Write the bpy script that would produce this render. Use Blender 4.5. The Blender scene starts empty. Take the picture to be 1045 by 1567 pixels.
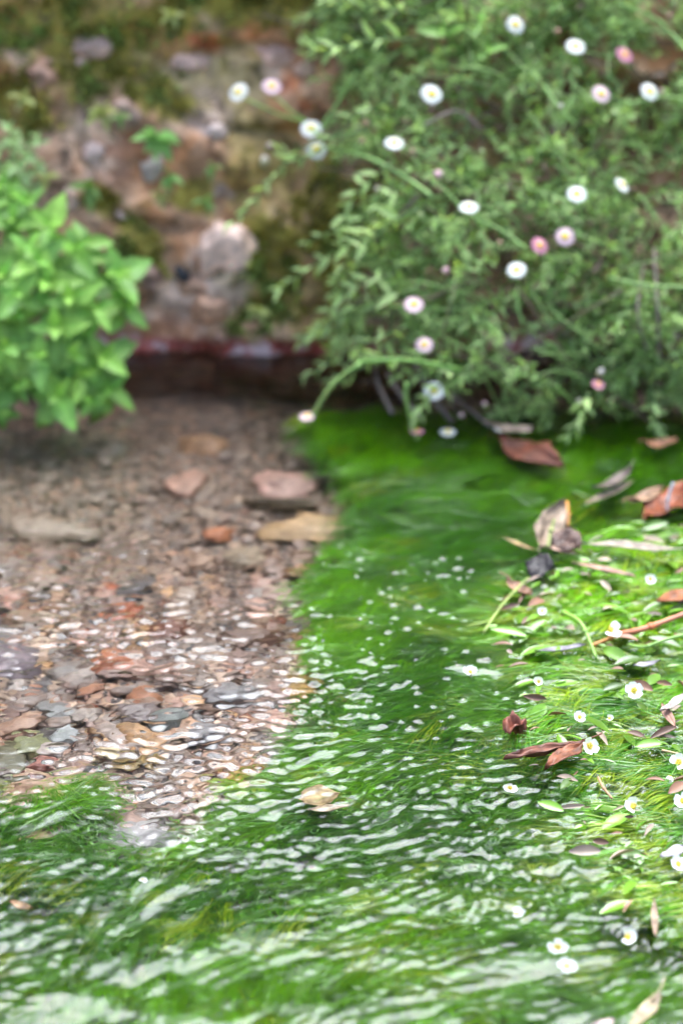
import bpy, math, random
import numpy as np
from mathutils import Vector, Matrix

random.seed(11)
RNG = np.random.default_rng(11)
SC = bpy.context.scene
COL = SC.collection
R = math.radians

# ------------------------------------------------------------------ camera
CAM_H, PITCH, FOCAL = 0.80, 25.0, 85.0
cd = bpy.data.cameras.new("camera")
cam = bpy.data.objects.new("camera", cd)
COL.objects.link(cam)
cam.location = (0, 0, CAM_H)
cam.rotation_euler = (R(90 - PITCH), 0, 0)
cd.lens = FOCAL
cd.sensor_fit = 'VERTICAL'
cd.sensor_height = 36.0
cd.sensor_width = 24.0
cd.clip_start = 0.02
cd.clip_end = 400.0
cd.dof.use_dof = True
cd.dof.focus_distance = 1.545
cd.dof.aperture_fstop = 3.9
cd.dof.aperture_blades = 9
SC.camera = cam

# ------------------------------------------------------------------ light
SUN_EL, SUN_AZ = 69.5, 5.0            # elevation; azimuth from +Y towards +X
w = bpy.data.worlds.new("World")
SC.world = w
w.use_nodes = True
nt = w.node_tree
nt.nodes.clear()
sky = nt.nodes.new('ShaderNodeTexSky')
sky.sky_type = 'NISHITA'
sky.sun_disc = False
sky.sun_elevation = R(SUN_EL)
sky.sun_rotation = R(SUN_AZ)
sky.air_density = 1.0
sky.dust_density = 4.0
sky.ozone_density = 1.0
bg = nt.nodes.new('ShaderNodeBackground')
bg.inputs['Strength'].default_value = 0.15
wo = nt.nodes.new('ShaderNodeOutputWorld')
nt.links.new(sky.outputs[0], bg.inputs['Color'])
nt.links.new(bg.outputs[0], wo.inputs['Surface'])
sl = bpy.data.lights.new("sun", 'SUN')
sl.energy = 2.55
sl.angle = R(45)
sl.color = (0.80, 0.905, 1.0)
sun = bpy.data.objects.new("sun", sl)
COL.objects.link(sun)
sdir = Vector((math.sin(R(SUN_AZ)) * math.cos(R(SUN_EL)), math.cos(R(SUN_AZ)) * math.cos(R(SUN_EL)), math.sin(R(SUN_EL))))
sun.rotation_euler = sdir.to_track_quat('Z', 'Y').to_euler()
sun.location = sdir * 5

vs = SC.view_settings
vs.view_transform = 'Standard'
vs.look = 'None'
vs.exposure = 1.78
vs.gamma = 1.0
cy = SC.cycles
cy.max_bounces = 10
cy.diffuse_bounces = 6
cy.glossy_bounces = 4
cy.transmission_bounces = 8
cy.transparent_max_bounces = 8
cy.caustics_reflective = False
cy.caustics_refractive = True
cy.blur_glossy = 0.6
cy.sample_clamp_indirect = 6.0
cy.use_denoising = True
try:
    cy.denoiser = 'OPENIMAGEDENOISE'
except Exception:
    pass

# ------------------------------------------------------------------ pixel <-> world
PW, PH = 1045.0, 1567.0
CP, SP = math.cos(R(PITCH)), math.sin(R(PITCH))
FWD = np.array([0, CP, -SP]); UPV = np.array([0, SP, CP]); RGT = np.array([1.0, 0, 0])
CAM = np.array([0, 0, CAM_H])
KPX = 36.0 / FOCAL / PH

def ray(px, py):
    px = np.asarray(px, float); py = np.asarray(py, float)
    u = (px - PW / 2) * KPX; v = (PH / 2 - py) * KPX
    return FWD + u[..., None] * RGT + v[..., None] * UPV

def at_z(px, py, z=0.0):
    d = ray(px, py)
    t = (z - CAM_H) / d[..., 2]
    return CAM + d * t[..., None]

def at_y(px, py, Y):
    d = ray(px, py)
    t = np.asarray(Y, float) / d[..., 1]
    return CAM + d * np.asarray(t)[..., None]

def at_bed(px, py, depth):
    """through the flat water surface, refracted, down to a depth"""
    d = ray(px, py)
    s = at_z(px, py, 0.0)
    d = d / np.linalg.norm(d, axis=-1, keepdims=True)
    h = d[..., :2] / 1.333
    hz = np.sqrt(np.maximum(1e-6, 1 - (h ** 2).sum(-1)))
    k = np.asarray(depth, float) / hz
    out = s.copy()
    out[..., 0] += h[..., 0] * k
    out[..., 1] += h[..., 1] * k
    out[..., 2] = -np.asarray(depth, float)
    return out

def to_px(p):
    q = np.asarray(p, float) - CAM
    f = q @ FWD
    return np.stack([PW / 2 + (q @ RGT) / f / KPX, PH / 2 - (q @ UPV) / f / KPX], -1)

def px_size(p):
    """metres covered by one photo pixel at point p"""
    return float(((np.asarray(p, float) - CAM) @ FWD) * KPX)

# ------------------------------------------------------------------ noise
def _hash(ix, iy, iz, seed):
    n = (ix.astype(np.int64) * 374761393 + iy.astype(np.int64) * 668265263 + iz.astype(np.int64) * 2147483647 // 7 + seed * 974634777) & 0xFFFFFFFF
    n = ((n ^ (n >> 13)) * 1274126177) & 0xFFFFFFFF
    n = n ^ (n >> 16)
    return (n & 0xFFFFFF).astype(float) / 0xFFFFFF

def vnoise(x, y, z=0.0, seed=0):
    x, y, z = np.broadcast_arrays(np.asarray(x, float), np.asarray(y, float), np.asarray(z, float))
    x0, y0, z0 = np.floor(x), np.floor(y), np.floor(z)
    fx, fy, fz = x - x0, y - y0, z - z0
    fx = fx * fx * (3 - 2 * fx); fy = fy * fy * (3 - 2 * fy); fz = fz * fz * (3 - 2 * fz)
    r = 0
    for dx in (0, 1):
        for dy in (0, 1):
            for dz in (0, 1):
                wgt = (fx if dx else 1 - fx) * (fy if dy else 1 - fy) * (fz if dz else 1 - fz)
                r = r + wgt * _hash(x0 + dx, y0 + dy, z0 + dz, seed)
    return r * 2 - 1

def fbm(x, y, z=0.0, seed=0, octv=4, gain=0.5):
    a, s, r = 1.0, 1.0, 0
    for i in range(octv):
        r = r + a * vnoise(np.asarray(x) * s, np.asarray(y) * s, np.asarray(z) * s, seed + i * 17)
        a *= gain; s *= 2.03
    return r

def inside(poly, px, py):
    px = np.asarray(px, float); py = np.asarray(py, float)
    c = np.zeros(px.shape, bool)
    n = len(poly); j = n - 1
    for i in range(n):
        xi, yi = poly[i]; xj, yj = poly[j]
        if yi != yj:
            c ^= ((yi > py) != (yj > py)) & (px < (xj - xi) * (py - yi) / (yj - yi) + xi)
        j = i
    return c

def smooth(e0, e1, x):
    t = np.clip((np.asarray(x, float) - e0) / (e1 - e0), 0, 1)
    return t * t * (3 - 2 * t)

# ------------------------------------------------------------------ mesh building
class MB:
    def __init__(self):
        self.v, self.q, self.t, self.c, self.n = [], [], [], [], 0

    def add(self, V, Q=None, T=None, col=(1, 1, 1)):
        V = np.asarray(V, float).reshape(-1, 3)
        self.v.append(V)
        if Q is not None and len(Q): self.q.append(np.asarray(Q, np.int64).reshape(-1, 4) + self.n)
        if T is not None and len(T): self.t.append(np.asarray(T, np.int64).reshape(-1, 3) + self.n)
        col = np.asarray(col, float)
        if col.ndim == 1: col = np.tile(col, (len(V), 1))
        self.c.append(col)
        self.n += len(V)
        return self

    def stamp(self, tv, tq, tt, M, loc, col):
        """template (k,3) by N matrices (N,3,3), locations (N,3), colours (N,3) or (N,k,3)"""
        N, k = len(loc), len(tv)
        V = np.einsum('nij,kj->nki', M, tv) + np.asarray(loc)[:, None, :]
        off = (np.arange(N) * k)[:, None, None]
        Q = (np.asarray(tq)[None] + off).reshape(-1, 4) if tq is not None and len(tq) else None
        T = (np.asarray(tt)[None] + off).reshape(-1, 3) if tt is not None and len(tt) else None
        col = np.asarray(col, float)
        if col.ndim == 2: col = np.repeat(col[:, None, :], k, 1)
        return self.add(V.reshape(-1, 3), Q, T, col.reshape(-1, 3))

    def build(self, name, mat, parent=None, shade=True):
        me = bpy.data.meshes.new(name)
        V = np.concatenate(self.v)
        me.vertices.add(len(V)); me.vertices.foreach_set('co', V.astype(np.float32).ravel())
        nq = sum(len(x) for x in self.q); ntr = sum(len(x) for x in self.t)
        idx, start = [], []
        if nq:
            idx.append(np.concatenate(self.q).ravel()); start.append(np.arange(nq) * 4)
        if ntr:
            idx.append(np.concatenate(self.t).ravel()); start.append(nq * 4 + np.arange(ntr) * 3)
        idx = np.concatenate(idx); start = np.concatenate(start)
        me.loops.add(len(idx)); me.loops.foreach_set('vertex_index', idx.astype(np.int32))
        me.polygons.add(len(start)); me.polygons.foreach_set('loop_start', start.astype(np.int32))
        me.polygons.foreach_set('use_smooth', np.full(len(start), shade, bool))
        me.update(calc_edges=True); me.validate()
        C = np.concatenate(self.c)
        at = me.color_attributes.new('Col', 'FLOAT_COLOR', 'POINT')
        at.data.foreach_set('color', np.concatenate([C, np.ones((len(C), 1))], 1).astype(np.float32).ravel())
        if mat: me.materials.append(mat)
        o = bpy.data.objects.new(name, me)
        COL.objects.link(o)
        if parent is not None: o.parent = parent
        return o

def grid_faces(nu, nv):
    """nu rows, nv columns"""
    i, j = np.meshgrid(np.arange(nu - 1), np.arange(nv - 1), indexing='ij')
    a = i * nv + j
    return np.stack([a, a + 1, a + nv + 1, a + nv], -1).reshape(-1, 4)

def tube(mb, pts, rad, sides=6, col=(1, 1, 1), col2=None):
    P = np.asarray(pts, float)
    n = len(P)
    rad = np.broadcast_to(np.asarray(rad, float), (n,))
    T = np.gradient(P, axis=0)
    T /= np.linalg.norm(T, axis=1, keepdims=True) + 1e-12
    ref = np.array([0.31, 0.22, 0.92])
    A = np.cross(T, ref); A /= np.linalg.norm(A, axis=1, keepdims=True) + 1e-9
    B = np.cross(T, A)
    th = np.arange(sides) / sides * 2 * math.pi
    V = P[:, None] + rad[:, None, None] * (np.cos(th)[None, :, None] * A[:, None] + np.sin(th)[None, :, None] * B[:, None])
    Q = []
    for i in range(n - 1):
        for k in range(sides):
            k2 = (k + 1) % sides
            Q.append((i * sides + k, i * sides + k2, (i + 1) * sides + k2, (i + 1) * sides + k))
    base = n * sides
    V = np.concatenate([V.reshape(-1, 3), P[:1], P[-1:]])
    T3 = [(base, (k + 1) % sides, k) for k in range(sides)] + [(base + 1, (n - 1) * sides + k, (n - 1) * sides + (k + 1) % sides) for k in range(sides)]
    if col2 is not None:
        f = np.concatenate([np.repeat(np.linspace(0, 1, n), sides), [0, 1]])[:, None]
        col = np.asarray(col)[None] * (1 - f) + np.asarray(col2)[None] * f
    mb.add(V, Q, T3, col)

def spline(pts, n):
    P = np.asarray(pts, float)
    if len(P) == 2: return P[0] + (P[1] - P[0]) * np.linspace(0, 1, n)[:, None]
    E = np.concatenate([[2 * P[0] - P[1]], P, [2 * P[-1] - P[-2]]])
    t = np.linspace(0, len(P) - 1 - 1e-9, n)
    i = t.astype(int); f = (t - i)[:, None]
    a, b, c, d = E[i], E[i + 1], E[i + 2], E[i + 3]
    return 0.5 * (2 * b + (c - a) * f + (2 * a - 5 * b + 4 * c - d) * f ** 2 + (3 * b - a - 3 * c + d) * f ** 3)

def frames(d, up):
    d = d / (np.linalg.norm(d, axis=-1, keepdims=True) + 1e-12)
    x = np.cross(d, up); x /= np.linalg.norm(x, axis=-1, keepdims=True) + 1e-12
    n = np.cross(x, d)
    return np.stack([x, d, n], -1)         # columns: side, along, normal

def icos(sub):
    import bmesh
    bm = bmesh.new()
    bmesh.ops.create_icosphere(bm, subdivisions=sub, radius=1.0)
    bm.verts.ensure_lookup_table()
    V = np.array([v.co[:] for v in bm.verts]); T = np.array([[v.index for v in f.verts] for f in bm.faces])
    bm.free()
    return V, T

def blade_template(rows, prof, bend=0.15, fold=0.18, cols=3, wave=0.0):
    """leaf of length 1 along +Y; prof(t) half width relative to width 1"""
    t = np.linspace(0, 1, rows)
    s = np.linspace(-1, 1, cols)
    TT, S = np.meshgrid(t, s, indexing='ij')
    hw = np.array([prof(x) for x in t])[:, None]
    X = S * hw
    Z = -bend * TT ** 2 + fold * np.abs(S) * hw + wave * np.sin(TT * 9) * np.abs(S) * hw
    return np.stack([X, TT, Z], -1).reshape(-1, 3), grid_faces(rows, cols)

# ------------------------------------------------------------------ things
def tag(o, label=None, cat=None, group=None, kind=None):
    if label: o['label'] = label
    if cat: o['category'] = cat
    if group: o['group'] = group
    if kind: o['kind'] = kind
    return o

def empty(name, loc, label=None, cat=None, group=None):
    o = bpy.data.objects.new(name, None)
    o.empty_display_size = 0.01
    o.location = Vector([float(a) for a in loc])
    COL.objects.link(o)
    return tag(o, label, cat, group)

# ------------------------------------------------------------------ materials
def new_mat(name):
    m = bpy.data.materials.new(name)
    m.use_nodes = True
    m.node_tree.nodes.clear()
    return m, m.node_tree.nodes, m.node_tree.links

def N(nodes, typ, **kw):
    n = nodes.new(typ)
    for k, v in kw.items():
        if k in n.inputs.keys(): n.inputs[k].default_value = v
        else: setattr(n, k, v)
    return n

def mixc(nodes, links, fac, a, b, blend='MIX'):
    n = nodes.new('ShaderNodeMix'); n.data_type = 'RGBA'; n.blend_type = blend
    for sock, v in ((n.inputs[0], fac), (n.inputs[6], a), (n.inputs[7], b)):
        if hasattr(v, 'is_linked'): links.new(v, sock)
        elif isinstance(v, (int, float)): sock.default_value = v
        else: sock.default_value = (*v, 1.0)
    return n.outputs[2]

def ramp(nodes, links, src, stops):
    n = nodes.new('ShaderNodeValToRGB')
    links.new(src, n.inputs[0])
    e = n.color_ramp.elements
    while len(e) < len(stops): e.new(0.5)
    for el, (p, c) in zip(e, stops):
        el.position = p
        el.color = (c, c, c, 1) if isinstance(c, (int, float)) else (*c, 1)
    return n.outputs[0]

def leafy(name, rough=0.45, trans=0.3, var=0.25, scale=60.0, spec=0.5, coat=0.0):
    m, nd, lk = new_mat(name)
    out = N(nd, 'ShaderNodeOutputMaterial')
    at = N(nd, 'ShaderNodeVertexColor', layer_name='Col')
    tc = N(nd, 'ShaderNodeTexCoord')
    no = N(nd, 'ShaderNodeTexNoise', Scale=scale, Detail=4.0)
    lk.new(tc.outputs['Object'], no.inputs['Vector'])
    v = ramp(nd, lk, no.outputs['Fac'], [(0.3, 1 - var), (0.7, 1 + var * 0.4)])
    c = mixc(nd, lk, 1.0, at.outputs['Color'], v, 'MULTIPLY')
    p = N(nd, 'ShaderNodeBsdfPrincipled', Roughness=rough)
    p.inputs['Specular IOR Level'].default_value = spec
    p.inputs['Coat Weight'].default_value = coat
    p.inputs['Coat Roughness'].default_value = 0.12
    lk.new(c, p.inputs['Base Color'])
    bp = N(nd, 'ShaderNodeBump', Strength=0.25, Distance=0.002)
    lk.new(no.outputs['Fac'], bp.inputs['Height'])
    lk.new(bp.outputs[0], p.inputs['Normal'])
    if trans > 0:
        t = N(nd, 'ShaderNodeBsdfTranslucent')
        c2 = mixc(nd, lk, 1.0, c, (1.0, 1.05, 0.55), 'MULTIPLY')
        lk.new(c2, t.inputs['Color'])
        mx = N(nd, 'ShaderNodeMixShader', Fac=trans)
        lk.new(p.outputs[0], mx.inputs[1]); lk.new(t.outputs[0], mx.inputs[2])
        lk.new(mx.outputs[0], out.inputs[0])
    else:
        lk.new(p.outputs[0], out.inputs[0])
    return m

M_LEAF = leafy("green_leaf", 0.5, 0.38)
M_FLEA = leafy("fleabane_leaf", 0.5, 0.45)
M_STEM = leafy("stem", 0.5, 0.0)
M_WEED = leafy("waterweed_strand", 0.3, 0.28, var=0.1, spec=0.5)
M_BLADE = leafy("wet_blade", 0.25, 0.25, spec=0.5, coat=0.15)
M_PETAL = leafy("petal", 0.6, 0.25, var=0.05)
M_DISC = leafy("flower_disc", 0.7, 0.0, var=0.5, scale=900.0)
M_DEAD = leafy("dead_leaf", 0.55, 0.12, var=0.6, scale=110.0, coat=0.06, spec=0.3)
M_MOSS = leafy("moss", 0.8, 0.1)

def stone_mat(name, rough=0.5):
    m, nd, lk = new_mat(name)
    out = N(nd, 'ShaderNodeOutputMaterial')
    at = N(nd, 'ShaderNodeVertexColor', layer_name='Col')
    tc = N(nd, 'ShaderNodeTexCoord')
    no = N(nd, 'ShaderNodeTexNoise', Scale=120.0, Detail=6.0)
    no2 = N(nd, 'ShaderNodeTexNoise', Scale=700.0, Detail=3.0)
    lk.new(tc.outputs['Object'], no.inputs['Vector']); lk.new(tc.outputs['Object'], no2.inputs['Vector'])
    v = ramp(nd, lk, no.outputs['Fac'], [(0.25, 0.6), (0.75, 1.25)])
    v2 = ramp(nd, lk, no2.outputs['Fac'], [(0.3, 0.8), (0.7, 1.15)])
    c = mixc(nd, lk, 1.0, at.outputs['Color'], v, 'MULTIPLY')
    c = mixc(nd, lk, 1.0, c, v2, 'MULTIPLY')
    p = N(nd, 'ShaderNodeBsdfPrincipled', Roughness=rough)
    lk.new(c, p.inputs['Base Color'])
    bp = N(nd, 'ShaderNodeBump', Strength=0.4, Distance=0.003)
    lk.new(no.outputs['Fac'], bp.inputs['Height']); lk.new(bp.outputs[0], p.inputs['Normal'])
    lk.new(p.outputs[0], out.inputs[0])
    return m
M_STONE = stone_mat("river_stone")

def water_mat():
    m, nd, lk = new_mat("clear_water")
    out = N(nd, 'ShaderNodeOutputMaterial')
    # refraction stays clear; the mirror side is slightly rough from capillary ripples finer than the mesh
    fr = N(nd, 'ShaderNodeFresnel', IOR=1.333)
    rf = N(nd, 'ShaderNodeBsdfRefraction', Roughness=0.0, IOR=1.333)
    rf.inputs['Color'].default_value = (0.97, 0.99, 0.97, 1)
    gl = N(nd, 'ShaderNodeBsdfGlossy', Roughness=0.13)
    mx = N(nd, 'ShaderNodeMixShader')
    lk.new(fr.outputs[0], mx.inputs[0]); lk.new(rf.outputs[0], mx.inputs[1]); lk.new(gl.outputs[0], mx.inputs[2])
    lk.new(mx.outputs[0], out.inputs[0])
    return m
M_WATER = water_mat()

def bed_mat():
    m, nd, lk = new_mat("sandy_bed")
    out = N(nd, 'ShaderNodeOutputMaterial')
    at = N(nd, 'ShaderNodeVertexColor', layer_name='Col')
    tc = N(nd, 'ShaderNodeTexCoord')
    vo = N(nd, 'ShaderNodeTexVoronoi', Scale=130.0)
    lk.new(tc.outputs['Object'], vo.inputs['Vector'])
    no = N(nd, 'ShaderNodeTexNoise', Scale=45.0, Detail=8.0)
    lk.new(tc.outputs['Object'], no.inputs['Vector'])
    sep = N(nd, 'ShaderNodeSeparateColor'); lk.new(vo.outputs['Color'], sep.inputs[0])
    grain = ramp(nd, lk, sep.outputs[0], [(0.0, (0.45, 0.42, 0.42)), (0.4, (0.9, 0.8, 0.75)), (0.7, (1.15, 0.85, 0.7)), (1.0, (1.5, 1.4, 1.35))])
    v = ramp(nd, lk, no.outputs['Fac'], [(0.3, 0.55), (0.7, 1.3)])
    c = mixc(nd, lk, 1.0, at.outputs['Color'], grain, 'MULTIPLY')
    c = mixc(nd, lk, 1.0, c, v, 'MULTIPLY')
    p = N(nd, 'ShaderNodeBsdfPrincipled', Roughness=0.7)
    lk.new(c, p.inputs['Base Color'])
    bp = N(nd, 'ShaderNodeBump', Strength=0.5, Distance=0.004)
    lk.new(no.outputs['Fac'], bp.inputs['Height']); lk.new(bp.outputs[0], p.inputs['Normal'])
    lk.new(p.outputs[0], out.inputs[0])
    return m
M_BED = bed_mat()

def wall_mat():
    m, nd, lk = new_mat("mossy_rock")
    out = N(nd, 'ShaderNodeOutputMaterial')
    at = N(nd, 'ShaderNodeVertexColor', layer_name='Col')       # r: moss, g: pale, b: rust
    sp = N(nd, 'ShaderNodeSeparateColor'); lk.new(at.outputs['Color'], sp.inputs[0])
    tc = N(nd, 'ShaderNodeTexCoord')
    def noise(s, d=6.0, dist=0.0):
        n = N(nd, 'ShaderNodeTexNoise', Scale=s, Detail=d, Distortion=dist)
        lk.new(tc.outputs['Object'], n.inputs['Vector'])
        return n.outputs['Fac']
    a, b, c3 = noise(22, 8, 0.6), noise(70, 8, 0.3), noise(11, 5, 0.4)
    vo = N(nd, 'ShaderNodeTexVoronoi', Scale=38.0, Randomness=1.0)
    lk.new(tc.outputs['Object'], vo.inputs['Vector'])
    sv = N(nd, 'ShaderNodeSeparateColor'); lk.new(vo.outputs['Color'], sv.inputs[0])
    base = ramp(nd, lk, a, [(0.26, (0.12, 0.075, 0.045)), (0.40, (0.36, 0.215, 0.13)), (0.54, (0.50, 0.345, 0.245)), (0.70, (0.64, 0.50, 0.41))])
    cell = ramp(nd, lk, sv.outputs[0], [(0.0, (0.55, 0.5, 0.48)), (0.5, (0.95, 0.9, 0.88)), (1.0, (1.4, 1.35, 1.4))])
    base = mixc(nd, lk, 1.0, base, cell, 'MULTIPLY')
    grain = ramp(nd, lk, b, [(0.3, 0.65), (0.7, 1.3)])
    base = mixc(nd, lk, 1.0, base, grain, 'MULTIPLY')
    base = mixc(nd, lk, 1.0, base, (1.02, 0.92, 0.77), 'MULTIPLY')
    pale = mixc(nd, lk, 1.0, (0.72, 0.54, 0.44), grain, 'MULTIPLY')
    base = mixc(nd, lk, sp.outputs[1], base, pale)
    crack = ramp(nd, lk, noise(34, 3, 1.6), [(0.36, (0.16, 0.13, 0.11)), (0.44, (1, 1, 1))])
    base = mixc(nd, lk, 0.75, base, crack, 'MULTIPLY')
    orange = ramp(nd, lk, noise(17, 6, 0.8), [(0.56, 0.0), (0.66, 0.75)])
    base = mixc(nd, lk, orange, base, (0.42, 0.17, 0.06))
    moss = ramp(nd, lk, b, [(0.3, (0.07, 0.058, 0.009)), (0.5, (0.21, 0.165, 0.018)), (0.7, (0.34, 0.29, 0.045))])
    base = mixc(nd, lk, sp.outputs[0], base, moss)
    rust = ramp(nd, lk, b, [(0.3, (0.22, 0.05, 0.02)), (0.7, (0.60, 0.19, 0.055))])
    base = mixc(nd, lk, sp.outputs[2], base, rust)
    # above the open rock the colour is painted dark to dim its reflection
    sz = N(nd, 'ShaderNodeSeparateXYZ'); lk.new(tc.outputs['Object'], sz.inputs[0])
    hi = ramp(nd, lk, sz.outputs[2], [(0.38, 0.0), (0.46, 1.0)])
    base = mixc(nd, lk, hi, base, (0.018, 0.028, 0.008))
    # red algae stain along the waterline, a band that wanders with the rock
    sx = N(nd, 'ShaderNodeSeparateXYZ'); lk.new(tc.outputs['Object'], sx.inputs[0])
    ad = N(nd, 'ShaderNodeMath', operation='MULTIPLY_ADD'); lk.new(b, ad.inputs[0]); ad.inputs[1].default_value = 0.02; lk.new(sx.outputs[2], ad.inputs[2])
    band = ramp(nd, lk, ad.outputs[0], [(0.0, 0.85), (0.021, 1.0), (0.027, 0.0)])
    red = ramp(nd, lk, noise(48, 4, 0.5), [(0.33, (0.13, 0.04, 0.025)), (0.45, (0.32, 0.055, 0.05)), (0.54, (0.42, 0.12, 0.105)), (0.60, (0.70, 0.52, 0.54))])  # palest tone paints white glints into the red algae
    wet = ramp(nd, lk, b, [(0.3, (0.045, 0.022, 0.014)), (0.55, (0.15, 0.06, 0.035)), (0.7, (0.24, 0.09, 0.045))])  # rock below the surface tinted red-brown, painting in the band's reflection
    low = N(nd, 'ShaderNodeMath', operation='LESS_THAN'); lk.new(ad.outputs[0], low.inputs[0]); low.inputs[1].default_value = 0.008
    red = mixc(nd, lk, low.outputs[0], red, wet)
    base = mixc(nd, lk, band, base, red)
    p = N(nd, 'ShaderNodeBsdfPrincipled')
    ro = ramp(nd, lk, band, [(0.0, 0.75), (1.0, 0.3)])
    lk.new(ro, p.inputs['Roughness'])
    lk.new(base, p.inputs['Base Color'])
    bp = N(nd, 'ShaderNodeBump', Strength=0.7, Distance=0.006)
    lk.new(b, bp.inputs['Height']); lk.new(bp.outputs[0], p.inputs['Normal'])
    lk.new(p.outputs[0], out.inputs[0])
    return m
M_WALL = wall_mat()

def soil_mat():
    m, nd, lk = new_mat("bank_soil")
    out = N(nd, 'ShaderNodeOutputMaterial')
    tc = N(nd, 'ShaderNodeTexCoord')
    no = N(nd, 'ShaderNodeTexNoise', Scale=9.0, Detail=9.0)
    lk.new(tc.outputs['Object'], no.inputs['Vector'])
    c = ramp(nd, lk, no.outputs['Fac'], [(0.3, (0.03, 0.035, 0.012)), (0.55, (0.06, 0.07, 0.025)), (0.75, (0.10, 0.08, 0.05))])
    p = N(nd, 'ShaderNodeBsdfPrincipled', Roughness=0.9)
    lk.new(c, p.inputs['Base Color'])
    lk.new(p.outputs[0], out.inputs[0])
    return m
M_SOIL = soil_mat()

# ------------------------------------------------------------------ maps of the stream (photo-pixel outlines carried to the water plane)
WEED = [(470, 655), (525, 684), (578, 740), (562, 800), (536, 862), (468, 894), (512, 950), (508, 1020), (488, 1080), (512, 1124),
        (446, 1156), (428, 1198), (368, 1230), (346, 1288), (262, 1326), (215, 1330), (150, 1345), (128, 1300), (158, 1240),
        (110, 1198), (88, 1228), (40, 1250), (0, 1238), (-400, 1240), (-400, 2600), (1900, 2600), (1900, 600), (500, 600)]
EMERGE = [(1120, 770), (960, 800), (860, 850), (770, 880), (735, 950), (770, 1010), (800, 1080), (790, 1130), (850, 1200), (860, 1290), (900, 1380), (1120, 1420)]

def weed_mask(px, py):
    jx = 24 * fbm(px / 45.0, py / 30.0, seed=3, octv=3); jy = 10 * fbm(px / 45.0, py / 30.0, seed=5, octv=3)
    m = inside(WEED, px + jx, py + jy)
    hole = ((px - 540 + jx) / 34) ** 2 + ((py - 1082 + jy) / 34) ** 2 < 1
    hole |= ((px - 440 + jx) / 60) ** 2 + ((py - 1318 + jy) / 16) ** 2 < 1
    return m & ~hole

def emerge_mask(px, py):
    """0 under water .. 1 at the right-hand mat that breaks the surface"""
    px = np.asarray(px, float); py = np.asarray(py, float)
    xb = np.interp(py, [760, 850, 900, 950, 1010, 1080, 1130, 1200, 1290, 1380, 1450], [1060, 880, 800, 745, 770, 800, 790, 840, 880, 930, 1060])
    return smooth(-40, 60, px - xb) * smooth(760, 830, py) * (1 - smooth(1400, 1500, py))

def depth_top(px, py):
    """depth of the top of the weed under the surface"""
    e = emerge_mask(px, py)
    base = 0.016 + 0.008 * fbm(np.asarray(px) / 120.0, np.asarray(py) / 60.0, seed=8, octv=2) + 0.012 * smooth(1200, 1500, py)
    return base * (1 - e) + 0.0005 * e

# ------------------------------------------------------------------ ground far around, stream bed, water
mb = MB()
g = np.array([(-60, -60, -0.4), (60, -60, -0.4), (60, 90, -0.4), (-60, 90, -0.4)])
mb.add(g, [(0, 1, 2, 3)])
tag(mb.build("ground", M_SOIL), kind='structure')

def axis(fine0, fine1, step, lo, hi, grow=1.25):
    a = list(np.arange(fine0, fine1, step))
    s, x = step, a[-1]
    while x < hi: s *= grow; x += s; a.append(min(x, hi))
    s, x = step, a[0]
    while x > lo: s *= grow; x -= s; a.insert(0, max(x, lo))
    return np.array(a)

def bed_depth(x, y, m):
    return 0.075 + 0.035 * smooth(1.90, 1.98, y) + 0.010 * fbm(x * 9, y * 9, seed=21, octv=3) + 0.02 * m

xs = axis(-0.42, 0.42, 0.006, -2.5, 2.5); ys = axis(0.8, 2.2, 0.006, -1.5, 2.3)
Y, X = np.meshgrid(ys, xs, indexing='ij')
pp = to_px(np.stack([X, Y - 0.05, np.zeros_like(X)], -1))
ok = Y > 0.4
m = np.where(ok, weed_mask(pp[..., 0], pp[..., 1]).astype(float), 1.0)
Z = -bed_depth(X, Y, m)
silt = np.array([0.27, 0.19, 0.145]); mud = np.array([0.020, 0.050, 0.010])
tone = (1 + 0.25 * fbm(X * 6, Y * 6, seed=31))[..., None]
C = (silt * tone) * (1 - m[..., None]) + mud * m[..., None]
mb = MB(); mb.add(np.stack([X, Y, Z], -1), grid_faces(*X.shape), col=C.reshape(-1, 3))
tag(mb.build("stream_bed", M_BED), kind='structure')

# ---- water: one rippled sheet
xs = axis(-0.31, 0.31, 0.0015, -2.4, 2.4, 1.3); ys = axis(0.93, 2.14, 0.0015, -1.4, 2.2, 1.3)
Y, X = np.meshgrid(ys, xs, indexing='ij')
pp = to_px(np.stack([X, Y, np.zeros_like(X)], -1)); PX = pp[..., 0]; PY = np.where(Y > 0.4, pp[..., 1], 2500)
MW = weed_mask(PX, PY).astype(float)
EM = emerge_mask(PX, PY)

def waves(lams, dirs, spread, slope, n, seed, warp=0.0):
    r = np.random.default_rng(seed)
    wx = X + warp * vnoise(X * 16, Y * 16, seed=seed + 50); wy = Y + warp * vnoise(X * 16, Y * 16, seed=seed + 51)
    h = np.zeros_like(X)
    for i in range(n):
        lam = math.exp(r.uniform(math.log(lams[0]), math.log(lams[1])))
        a = dirs + r.normal() * spread
        k = 2 * math.pi / lam
        h += slope * math.sqrt(2.0 / n) / k * np.sin(k * (math.cos(a) * wx + math.sin(a) * wy) + r.uniform(0, 6.28))
    return h
fade = (smooth(-0.6, 0.2, -np.maximum(np.abs(X) - 0.5, np.maximum(0.7 - Y, Y - 2.2)) ))
patch = lambda s, sd: np.clip(0.8 + 0.8 * fbm(X * s, Y * s, seed=sd, octv=2), 0.12, 1.7)
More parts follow.
